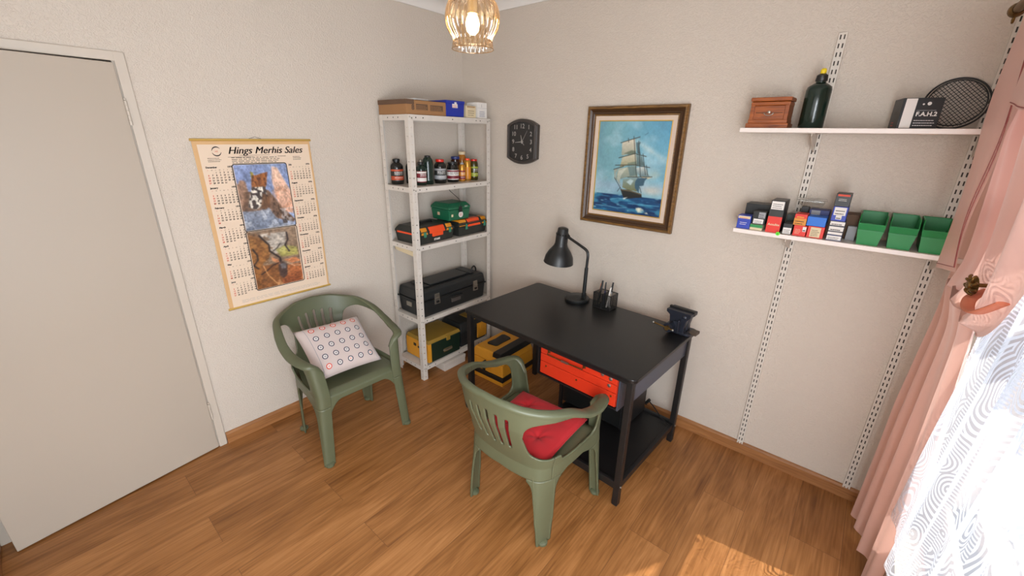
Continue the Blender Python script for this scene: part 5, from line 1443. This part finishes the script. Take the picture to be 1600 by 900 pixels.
# --- upper shelf
ZU, ZL = 1.8003, 1.3503
t = thing('wooden_chest', 'small varnished wooden chest with a ring pull on the upper wall shelf', 'chest', (2.143, -0.125, ZU), 0.0)
a = 0.083
m = MB(); m.box(-a, a, -0.060, 0.060, 0, 0.020, CHESTW); m.box(-a+0.006, a-0.006, -0.055, 0.055, 0.020, 0.036, CHESTW); m.build('plinth', t, bevel=0.002)
m = MB(); m.box(-a+0.012, a-0.012, -0.048, 0.048, 0.036, 0.092, CHESTW); m.box(-a+0.030, a-0.030, -0.0495, -0.048, 0.062, 0.0645, FRAMED); m.build('body', t, bevel=0.001)
for sx in (-1, 1): MB().box(sx*(a-0.016)-0.008, sx*(a-0.016)+0.008, -0.0545, 0.0545, 0.034, 0.095, CHESTW).build('corner_post', t, bevel=0.002)
m = MB(); m.box(-a+0.007, a-0.007, -0.055, 0.055, 0.093, 0.108, CHESTW); m.box(-a+0.004, a-0.004, -0.058, 0.058, 0.110, 0.126, CHESTW); m.build('lid', t, bevel=0.003)
m = MB(); m.tube([(0.018*math.cos(q), -0.0535, 0.062+0.010*math.sin(q)) for q in lsp(PI, 2*PI, 12)], 0.0018, STEEL, 8); m.lathe([(0.006, 0), (0.006, 0.004), (0.002, 0.006)], STEEL, 12, T(0, -0.049, 0.066, PI/2)); m.build('ring_pull', t, smooth=50)
for q in ((0.0, 0.06), (0.02, 0.02)): pass
t = thing('bottle', 'tall black plastic bottle with a yellow nozzle cap on the upper wall shelf', 'bottle', (2.303, -0.130, ZU))
MB().lathe([(0.043, 0), (0.046, 0.004), (0.046, 0.150), (0.043, 0.162), (0.026, 0.174), (0.018, 0.178), (0.018, 0.200)], GRNB, 32).build('body', t, smooth=50)
MB().lathe([(0.021, 0.184), (0.022, 0.186), (0.020, 0.206), (0.012, 0.212), (0.008, 0.213)], BLKPL, 24).build('collar', t, smooth=40)
MB().lathe([(0.010, 0.212), (0.011, 0.214), (0.011, 0.226), (0.007, 0.232), (0.0005, 0.233)], LEMON, 18).build('nozzle', t, smooth=50)
t = thing('product_box', 'black and white printed box at the right of the upper wall shelf', 'box', (2.628, -0.125, ZU), 0.22)
MB().box(-0.058, 0.058, -0.055, 0.055, 0, 0.106, BLKPL).build('body', t, bevel=0.001)
m = MB(); quad(m, 0.032, 0.102, PAPER, FY(-0.050, -0.055, 0.002, 0.001))
m.text('F.A.H.2', 0.020, PAPER, FY(-0.012, -0.055, 0.044, 0.001), bold=0.0006); scribble(m, 0.062, 0.026, 3, PAPER, FY(-0.012, -0.055, 0.010, 0.001), 51, 0.4); scribble(m, 0.06, 0.008, 1, GREYP, FY(-0.012, -0.055, 0.062, 0.001), 52, 0.4)
m.lathe([(0.0005, 0), (0.006, 0)], PAPER, 14, T(0.018, -0.0565, 0.086, PI/2), cap=False); m.lathe([(0.0005, 0), (0.003, 0)], PAPER, 10, T(0.002, -0.0565, 0.084, PI/2), cap=False)
FXm = Matrix(((0, 0, -1, -0.059), (-1, 0, 0, 0), (0, 1, 0, 0), (0, 0, 0, 1)))
quad(m, 0.040, 0.012, CHARC, FXm @ T(-0.02, 0.050, 0)); scribble(m, 0.03, 0.02, 2, RED, FXm @ T(-0.015, 0.010, 0.0005), 53, 0.5)
m.build('printed_face', t)
# round wire rack leaning on the wall
t = thing('wire_rack', 'round black wire mesh rack leaning on the wall above the upper shelf', 'rack', (2.735, -0.052, ZU), 0.0)
Rr = 0.092
tilt = Matrix.Translation((0, 0, 0.0)) @ Matrix.Rotation(math.radians(-14), 4, 'X') @ Matrix.Translation((0, 0, Rr+0.004))
m = MB(); circ = lambda R_, y=0: [(R_*math.cos(q), y, R_*math.sin(q)) for q in lsp(0, 2*PI, 48)[:-1]]
m.tube(circ(Rr), 0.0032, BLKPL, 8, M=tilt, closed=True); m.tube(circ(Rr-0.009, -0.006), 0.0022, BLKPL, 8, M=tilt, closed=True)
m.build('double_rim', t, smooth=60)
m = MB()
for k in range(-8, 9):
    c_ = k*0.0098; hl = math.sqrt(max(0, (Rr-0.006)**2-c_*c_))
    for ang in (PI/4, -PI/4):
        R_ = tilt @ Matrix.Rotation(ang, 4, 'Y')
        m.tube([(c_, 0.0, -hl), (c_, 0.0, hl)], 0.00105, BLKPL, 6, M=R_)
m.build('wire_mesh', t)

# --- lower shelf: little boxes
def pbox(label, x0, x1, h, m, z=ZL, y0=-0.205, d=0.06, rz=0.0, name='product_box', group='small boxes on the lower wall shelf', panels=()):
    t = thing(name, label, 'box', ((x0+x1)/2, y0+d/2, z), rz, group)
    a = (x1-x0)/2
    MB().box(-a, a, -d/2, d/2, 0, h, m).build('body', t, bevel=0.0012)
    for (u0, u1, v0, v1, mm, txt, tm, sz) in panels:
        mb = MB(); quad(mb, (u1-u0)*2*a, (v1-v0)*h, mm, FY(-a+u0*2*a, -d/2, v0*h, 0.0008))
        if txt: mb.text(txt, sz, tm, FY(-a+(u0+u1)*a, -d/2, (v0+v1)/2*h-sz*0.3, 0.0016), align='CENTER', bold=0.0003)
        elif tm is not None: scribble(mb, (u1-u0)*2*a*0.8, (v1-v0)*h*0.7, max(1, int(sz)), tm, FY(-a+(u0+0.1*(u1-u0))*2*a, -d/2, (v0+0.15*(v1-v0))*h, 0.0016), int(x0*1000)+int(v0*100), 0.5)
        mb.build('printed_label', t)
    return t
pbox('small navy blue box with red edged label, leftmost on the lower wall shelf', 2.112, 2.168, 0.062, BLUE3, panels=((0.05, 0.95, 0.76, 0.95, CREAM, None, REDINK, 1), (0.15, 0.85, 0.25, 0.62, BLUE3, None, PAPER, 2)))
pbox('big black box standing at the back behind the navy box', 2.120, 2.225, 0.110, BLKPL, y0=-0.12, d=0.085)
g_ = pbox('flat green and cream box under the black box with a white label', 2.170, 2.222, 0.026, CREAM, d=0.075, panels=((0.0, 1.0, 0.45, 1.0, BINGRN, None, None, 1),))
pbox('black box with a white label on the flat green box', 2.172, 2.226, 0.060, BLKPL, z=ZL+0.0268, y0=-0.200, d=0.07, panels=((0.12, 0.88, 0.06, 0.42, PAPER, None, INK, 2), (0.45, 0.95, 0.5, 0.95, GREYP, None, INK, 2)))
pbox('tall red and grey box with a white top label on the lower wall shelf', 2.236, 2.292, 0.145, BLKPL, d=0.11, panels=((0.0, 1.0, 0.0, 0.50, RED, 'Acculite', CREAM, 0.014), (0.06, 0.94, 0.72, 0.97, PAPER, None, INK, 3), (0.0, 1.0, 0.505, 0.70, CHARC, None, None, 1)))
m = MB(); m.lathe([(0.0005, 0.0006), (0.0085, 0.0006), (0.0085, 0), ], LIME, 18, T(0, 0, 0, PI/2), cap=False); m.text('8', 0.011, INK, FY(0, 0, -0.004, 0.001), align='CENTER')
tag(m.build('price_sticker', loc=(2.291, -0.2225, ZL+0.0005)), 'round lime green sticker on the front edge of the lower wall shelf', 'sticker')
pbox('small black box with a white printed end, right of the tall red box', 2.303, 2.338, 0.048, BLKPL, d=0.09, panels=((0.05, 0.95, 0.05, 0.62, PAPER, None, INK, 3),))
pbox('red box with a white round corner mark, left of the two red boxes', 2.344, 2.392, 0.047, RED, d=0.075, panels=((0.08, 0.66, 0.12, 0.82, RED, None, CREAM, 4), (0.70, 0.98, 0.45, 0.90, PAPER, None, INK, 1)))
pbox('orange and red box stacked on the left-hand red box', 2.338, 2.384, 0.048, RED, z=ZL+0.0478, d=0.07, panels=((0, 1, 0, 0.62, AMBERP, None, INK, 2), (0.1, 0.9, 0.66, 0.95, RED, None, LEMON, 1)))
pbox('wider red box with a cream printed panel under the bright blue box', 2.396, 2.456, 0.050, RED, d=0.075, panels=((0.18, 0.80, 0.08, 0.92, CREAM, None, INK, 4),))
pbox('bright blue plain box stacked on the red and cream box', 2.386, 2.454, 0.040, BLUE2, z=ZL+0.0508, d=0.07)
pbox('dark navy box with a silver label at the back above the bright blue box', 2.378, 2.452, 0.110, NAVY, y0=-0.115, d=0.07, panels=((0.1, 0.55, 0.72, 0.98, GREYP, None, PAPER, 1),))
pbox('dark green flat box at the back beside the tall red box', 2.296, 2.335, 0.075, DKGRN, y0=-0.10, d=0.06)
pbox('black flat box under the clear plastic tray', 2.345, 2.372, 0.118, BLKPL, y0=-0.105, d=0.05)
# clear plastic tray
t = thing('plastic_tray', 'clear plastic blister tray lying on the boxes at the back in front of the rail', 'tray', (2.368, -0.085, ZL+0.1190), 0.1)
m = MB(); m.frus((-0.030, 0.050, -0.025, 0.030), (-0.048, 0.060, -0.035, 0.045), 0.001, 0.030, CLEARP); m.build('tray_body', t, bevel=0.008)
m = MB(); m.tube([(-0.050, -0.037, 0.031), (0.062, -0.037, 0.031), (0.062, 0.047, 0.031), (-0.050, 0.047, 0.031)], 0.0016, CLEARP, 6, closed=True); m.build('tray_rim', t)
zz = ZL
for k, (h, lb) in enumerate(((0.024, 'white printed flat box at the bottom of the right-hand stack'), (0.014, 'thin white flat box, second from the bottom of the stack'), (0.024, 'white printed flat box in the middle of the stack'), (0.020, 'white flat box with a dark bar just under the blue box'))):
    pbox(lb, 2.468, 2.520, h, SLATE if k else NAVY, z=zz+0.0003, d=0.085, panels=((0.02, 0.98, 0.12, 0.88, PAPER, None, INK if k != 1 else None, 1 if k != 0 else 2),)); zz += h+0.0004
pbox('royal blue box with a large white label in the right-hand stack', 2.466, 2.516, 0.060, BLUE3, z=zz+0.0003, d=0.085, panels=((0.10, 0.90, 0.40, 0.95, PAPER, None, INK, 2), (0.3, 0.7, 0.12, 0.42, PAPER, None, INK, 1)))
pbox('black box with a red bar crowning the right-hand stack of boxes', 2.464, 2.515, 0.052, BLKPL, z=zz+0.0610, d=0.085, panels=((0.1, 0.9, 0.80, 0.95, REDINK, None, None, 1), (0.15, 0.85, 0.40, 0.72, CHARC, None, PAPER, 2)))
pbox('brown cardboard box at the back behind the right-hand stack', 2.500, 2.560, 0.105, CARDK, y0=-0.115, d=0.095, name='cardboard_box')
pbox('grey plastic box low at the back beside the green bins', 2.530, 2.562, 0.060, GREYP, y0=-0.145, d=0.025)
# green bins
def green_bin(x, label):
    t = thing('storage_bin', label, 'bin', (x, -0.118, ZL), 0.0, 'green storage bins')
    hw0, hw1 = 0.033, 0.040; yf, yb = -0.085, 0.085
    m = MB()
    # stations: bottom, front-lip kink, top; open box, walls only
    P = lambda hw, y, z: [(-hw, y, z), (hw, y, z)]
    V = P(hw0, yf+0.006, 0.001)+P(hw0, yb-0.004, 0.001)+P(hw1, yf-0.002, 0.060)+P(hw1, yb, 0.070)+P(hw1+0.002, yf+0.012, 0.084)+P(hw1+0.002, yf+0.040, 0.118)+P(hw1+0.002, yb, 0.118)
    #       0,1 front-bottom  2,3 back-bottom  4,5 front kink  6,7 back mid  8,9 front lip  10,11 side rise  12,13 back top
    F = [(0, 1, 3, 2), (0, 4, 5, 1), (4, 8, 9, 5), (2, 3, 7, 6), (6, 7, 13, 12), (0, 2, 6, 4), (1, 5, 7, 3), (4, 6, 12, 10, 8), (5, 9, 11, 13, 7)]
    m.add(V, F, BINGRN); m.build('bin_shell', t, solid=0.0022, bevel=0.0)
    m = MB(); m.tube([(-hw1-0.002, yf+0.012, 0.084), (hw1+0.002, yf+0.012, 0.084), (hw1+0.002, yf+0.040, 0.118), (hw1+0.002, yb, 0.118), (-hw1-0.002, yb, 0.118), (-hw1-0.002, yf+0.040, 0.118)], 0.0020, BINGRN, 8, closed=True); m.build('rim', t)
    m = MB(); m.box(-hw1-0.003, hw1+0.003, yf-0.006, yf-0.001, 0.058, 0.062, BINGRN); m.build('label_ledge', t, bevel=0.001)
green_bin(2.606, 'green plastic storage bin on the lower wall shelf, farthest from the curtain')
green_bin(2.704, 'middle one of the three green plastic storage bins')
green_bin(2.800, 'green plastic storage bin half hidden behind the pink curtain')

# ------------------------------------------------------------ ceiling lamp
pl = thing('pendant_lamp', 'amber ribbed glass pendant lamp hanging from the ceiling', 'lamp', (1.420, -1.290, RH))
GB = 2.022-RH
prof = [(0.0705, 0.0), (0.069, 0.004), (0.064, 0.016), (0.062, 0.026), (0.066, 0.036), (0.075, 0.048), (0.083, 0.062), (0.087, 0.080), (0.087, 0.098), (0.083, 0.118), (0.076, 0.136), (0.058, 0.150), (0.036, 0.158), (0.026, 0.160)]
m = MB(); NR = 24; n = NR*6; V = []; F = []
for r, z in prof:
    for i in range(n):
        q = 2*PI*i/n; k = abs(math.sin(q*NR/2)); amp = 0.0048 if z > 0.006 else 0.001
        R_ = r-amp+2*amp*k**0.7
        V.append((R_*math.cos(q), R_*math.sin(q), z+GB))
for k in range(len(prof)-1): F += [(k*n+i, k*n+(i+1) % n, (k+1)*n+(i+1) % n, (k+1)*n+i) for i in range(n)]
m.add(V, F, AMBERG); m.build('glass_shade', pl, smooth=60)
m = MB(); m.tube([(0.0705*math.cos(q), 0.0705*math.sin(q), GB) for q in lsp(0, 2*PI, 48)[:-1]], 0.0016, AMBERG, 8, closed=True); m.build('glass_rim', pl, smooth=60)
m = MB(); m.lathe([(0.028, 0.158), (0.030, 0.162), (0.028, 0.176), (0.012, 0.186), (0.006, 0.190)], BRASS, 20, T(0, 0, GB)); m.cyl((0, 0, GB+0.186), (0, 0, -0.025), 0.003, BLKPL, 8); m.build('cord', pl, smooth=40)
m = MB(); m.lathe([(0.0005, 0), (0.045, 0), (0.045, -0.006), (0.030, -0.022), (0.006, -0.030)], BRASS, 24, cap=False); m.build('ceiling_rose', pl, smooth=40)
m = MB(); m.lathe([(0.017, 0.105), (0.017, 0.150), (0.014, 0.158)], CREAM, 18, T(0, 0, GB)); m.build('bulb_holder', pl, smooth=40)
m = MB(); m.lathe([(0.012, 0.104), (0.020, 0.092), (0.024, 0.074), (0.020, 0.054), (0.010, 0.044), (0.0005, 0.042)], mat_emit('lit_bulb', (1.0, 0.84, 0.62, 1), 7), 20, T(0, 0, GB), cap=False); m.build('bulb', pl, smooth=60)
lamp('pendant_light', 'POINT', (1.420, -1.290, 2.022+0.068), 5, (1.0, 0.78, 0.52), shadow_soft_size=0.024)

# ------------------------------------------------------------ window dressing
pole = thing('curtain_rod', 'curtain pole with a bronze scrolled end above the window', 'curtain rod', (2.792, -0.20, 2.160))
m = MB(); m.cyl((0, 0, 0), (0, -2.75, 0), 0.013, BRONZE, 14); m.build('pole', pole, smooth=50)
m = MB()
m.lathe([(0.0005, -0.03), (0.012, -0.026), (0.020, -0.012), (0.022, 0.0), (0.018, 0.014), (0.013, 0.020), (0.014, 0.026)], BRONZE, 18, T(0, 0.022, 0.0, PI/2), cap=False)
m.tube([(0.0, 0.03+0.012*math.cos(q)*(1-q/12), -0.026+0.014*math.sin(q)*(1-q/12)) for q in lsp(0, 8, 26)], 0.0035, BRONZE, 8)
m.build('finial', pole, smooth=50)
for y in (-0.10, -2.65):
    m = MB(); m.tube([(0.0, y, -0.014), (0.10, y, -0.018), (0.302, y, -0.018)], 0.007, BRONZE, 10); m.lathe([(0.025, 0), (0.025, 0.006), (0.010, 0.010)], BRONZE, 16, T(0.304, y, -0.018, 0, -PI/2)); m.build('pole_bracket', pole, smooth=50)
def cloth(name, fn, nu, nv, m, solid=0.0, parent=None, uvf=None):
    mb = MB(); mb.grid(fn, nu, nv, m)
    if uvf: mb.uv = [uvf(i/nu, j/nv) for j in range(nv+1) for i in range(nu+1)]
    return mb.build(name, parent, smooth=180, solid=solid, soff=0)
# curtain drawn back to the tie
ZTIE = 1.285; YTIE = -0.56
def yr(z):
    if z >= ZTIE: return YTIE-0.03-0.80*((z-ZTIE)/0.87)**0.55
    t = (ZTIE-z)/ZTIE; return YTIE-0.03-0.03*math.sin(min(1, t*1.15)*PI/2)
def yl(z): return -0.075-0.010*math.sin(z*3)
def xc(u, z):
    if z >= ZTIE:
        k = min(1, (z-ZTIE)/0.5); base = 2.905-0.045*k; amp = 0.012+0.020*k
    else:
        k = min(1, (ZTIE-z)/0.6); base = 2.905+(-0.02+0.060*u)*k; amp = 0.012+0.018*k*(1-0.6*u)
    return base+amp*(math.sin(u*2*PI*4.2+0.7+0.6*math.sin(z*2.1))+0.30*math.sin(u*2*PI*9.5+z*1.5))
def main_c(u, v):
    z = 0.055+v*(2.150-0.055)
    g = u
    pull = math.exp(-((z-ZTIE)/0.10)**2)
    y0, y1 = yl(z)-0.02*pull, yr(z)
    y = y0+(y1-y0)*g
    # cloth sags below the tie line as it sweeps across
    zz = z
    if z > ZTIE: zz = z-0.10*u*math.exp(-((z-ZTIE-0.10)/0.25)**2)*(1 if u > 0 else 0)
    x = xc(u, z)
    hem = 0.018*math.sin(u*2*PI*3+1)*max(0, 1-v*20)
    return (x-0.03*pull*math.sin(u*PI), y, zz+hem)
cur = thing('curtain', 'dusty pink curtain held back beside the window with its drape falling to the floor', 'curtain', (0, 0, 0))
cloth('curtain_panel', main_c, 220, 140, PINK, parent=cur)
# orange strap and bronze medallion of the tie back
m = MB(); m.tube(catmull([(2.905, -0.640, 1.345), (2.866, -0.700, 1.330), (2.858, -0.760, 1.312), (2.866, -0.830, 1.325), (2.890, -0.890, 1.375)], 6), 0.015, PINKIN, 12, flat=0.35, up=(0, 0, 1)); m.build('tie_strap', cur, smooth=60)

md = MB()
for k in range(8):
    a = k*2*PI/8
    md.tube(catmull([(0.008*math.cos(a), 0.008*math.sin(a), 0.006), (0.022*math.cos(a+0.2), 0.024*math.sin(a+0.2), 0.012), (0.028*math.cos(a+0.5), 0.034*math.sin(a+0.5), 0.006)], 4), 0.0042, BRONZE, 8)
md.lathe([(0.0005, 0.018), (0.010, 0.016), (0.014, 0.006), (0.026, 0.002), (0.028, 0)], BRONZE, 20, cap=False); md.lathe([(0.006, -0.09), (0.006, 0.004)], BRONZE, 10)
hb = tag(md.build('tieback_holder', smooth=50), 'bronze flower shaped curtain tie back holder beside the window', 'tieback')
hb.matrix_world = Matrix.Translation((2.864, -0.690, 1.366)) @ Matrix.Rotation(-PI/2-0.1, 4, 'Y') @ Matrix.Rotation(0.2, 4, 'X')
# pelmet tails in front of the curtain
def tail(y0, y1, zb0, zb1, x0, seed, nf, amp, bx0, bx1):
    def fn(u, v):
        zb = zb0+(zb1-zb0)*u
        z = zb+(2.156-zb)*v
        k = 1-v
        x = x0+amp*(0.5+0.5*k)*math.sin(u*PI*2*nf+seed)*u+0.004*math.sin(z*9+u*3+seed)-0.012*math.sin(u*PI)*k+0.006*math.sin(z*14+u*9)*(u-0.2)
        k2 = 1-v
        return (x+(bx0+(bx1-bx0)*u)*k2, y0+(y1-y0)*u+0.08*u*k2*(nf < 1)+0.008*math.sin(z*4+seed), z)
    return fn
val = thing('pelmet', 'dusty pink pelmet with a long hemmed tail hanging in front of the curtain', 'pelmet', (0, 0, 0))
t1 = tail(-0.355, -0.720, 1.335, 1.385, 2.790, 0.4, 0.75, 0.012, 0.020, 0.045); t2 = tail(-0.680, -1.25, 1.850, 1.79, 2.786, 1.0, 1.6, 0.010, 0.014, 0.014)
STITCH = mat('hem_stitching', rgb(150, 80, 78), 0.7)
for nm, fn in (('long_tail', t1), ('short_tail', t2)):
    o = cloth(nm, fn, 40, 60, PINK, parent=val)
    m = MB(); off = Vector((-0.0022, 0, 0))
    m.tube([Vector(fn(u, 0.018))+off for u in lsp(0.03, 0.97, 24)], 0.0012, STITCH, 6)
    for uu in (0.965, 0.925): m.tube([Vector(fn(uu, v))+off for v in lsp(0.018, 1, 40)], 0.0011, STITCH, 6)
    m.build('hem_stitching', o)
# lace net
def lace_f(u, v):
    y0, y1 = -0.450, -1.95
    z0 = 0.365+0.05*math.sin(u*PI*7)+0.06*u
    z = z0+(2.12-z0)*v
    y = y0+(y1-y0)*u-0.16*min(1, v*1.7)*(1-u)
    x = 2.945+0.011*math.sin(u*2*PI*8+0.5*math.sin(z*3))+0.005*math.sin(u*2*PI*19+z*2)-0.012
    return (x, y, z)
lace = cloth('lace_curtain', lace_f, 260, 90, LACE, uvf=lambda u, v: (u*2.4, v*1.75))
tag(lace, 'white patterned lace net curtain hanging in front of the bright window', 'curtain')
# low convector radiator under the window
RADM = mat('radiator_mesh', rgb(160, 140, 118), 0.5, var=0.1, scale=80)  # browner than the top: the front's shade is in the colour
rad = thing('radiator', 'low beige perforated radiator under the window beside the curtain', 'radiator', (2.962, -0.42, 0))
m = MB()
for j in range(20):
    z = 0.085+j*0.0098
    m.box(0.0, 0.0030, -2.0, 0, z, z+0.0062, RADM)
for k in range(160):
    y = -k*0.0125; m.box(0.0014, 0.0042, y-0.0050, y, 0.083, 0.281, RADM)
m.box(0.008, 0.082, -2.0, 0, 0.083, 0.270, mat('radiator_core', rgb(96, 78, 62), 0.6))
m.build('front_grille', rad)
m = MB()
for k in range(130):
    y = -k*0.0153; m.box(0.004, 0.080, y-0.009, y, 0.276, 0.283, mat('radiator_top_lit', rgb(214, 204, 190), 0.4))  # slats coloured paler, with the window light on top painted in
m.box(0.0, 0.006, -2.0, 0, 0.272, 0.285, RADM); m.box(0.078, 0.084, -2.0, 0, 0.272, 0.287, mat('reddish_trim', rgb(170, 120, 100), 0.5)); m.build('top_grille', rad)
m = MB(); m.box(-0.001, 0.085, 0.0, 0.004, 0.080, 0.286, RADM); m.build('end_panel', rad, bevel=0.002)
for y in (-0.10, -1.85): MB().box(0.02, 0.06, y-0.02, y+0.02, 0, 0.084, BLACK).build('foot', rad, bevel=0.002)
m = MB(); m.lathe([(0.016, 0), (0.018, 0.004), (0.018, 0.020), (0.012, 0.026)], STEEL, 18, T(0.045, -0.33, 0.284)); m.build('valve_knob', rad, smooth=40)
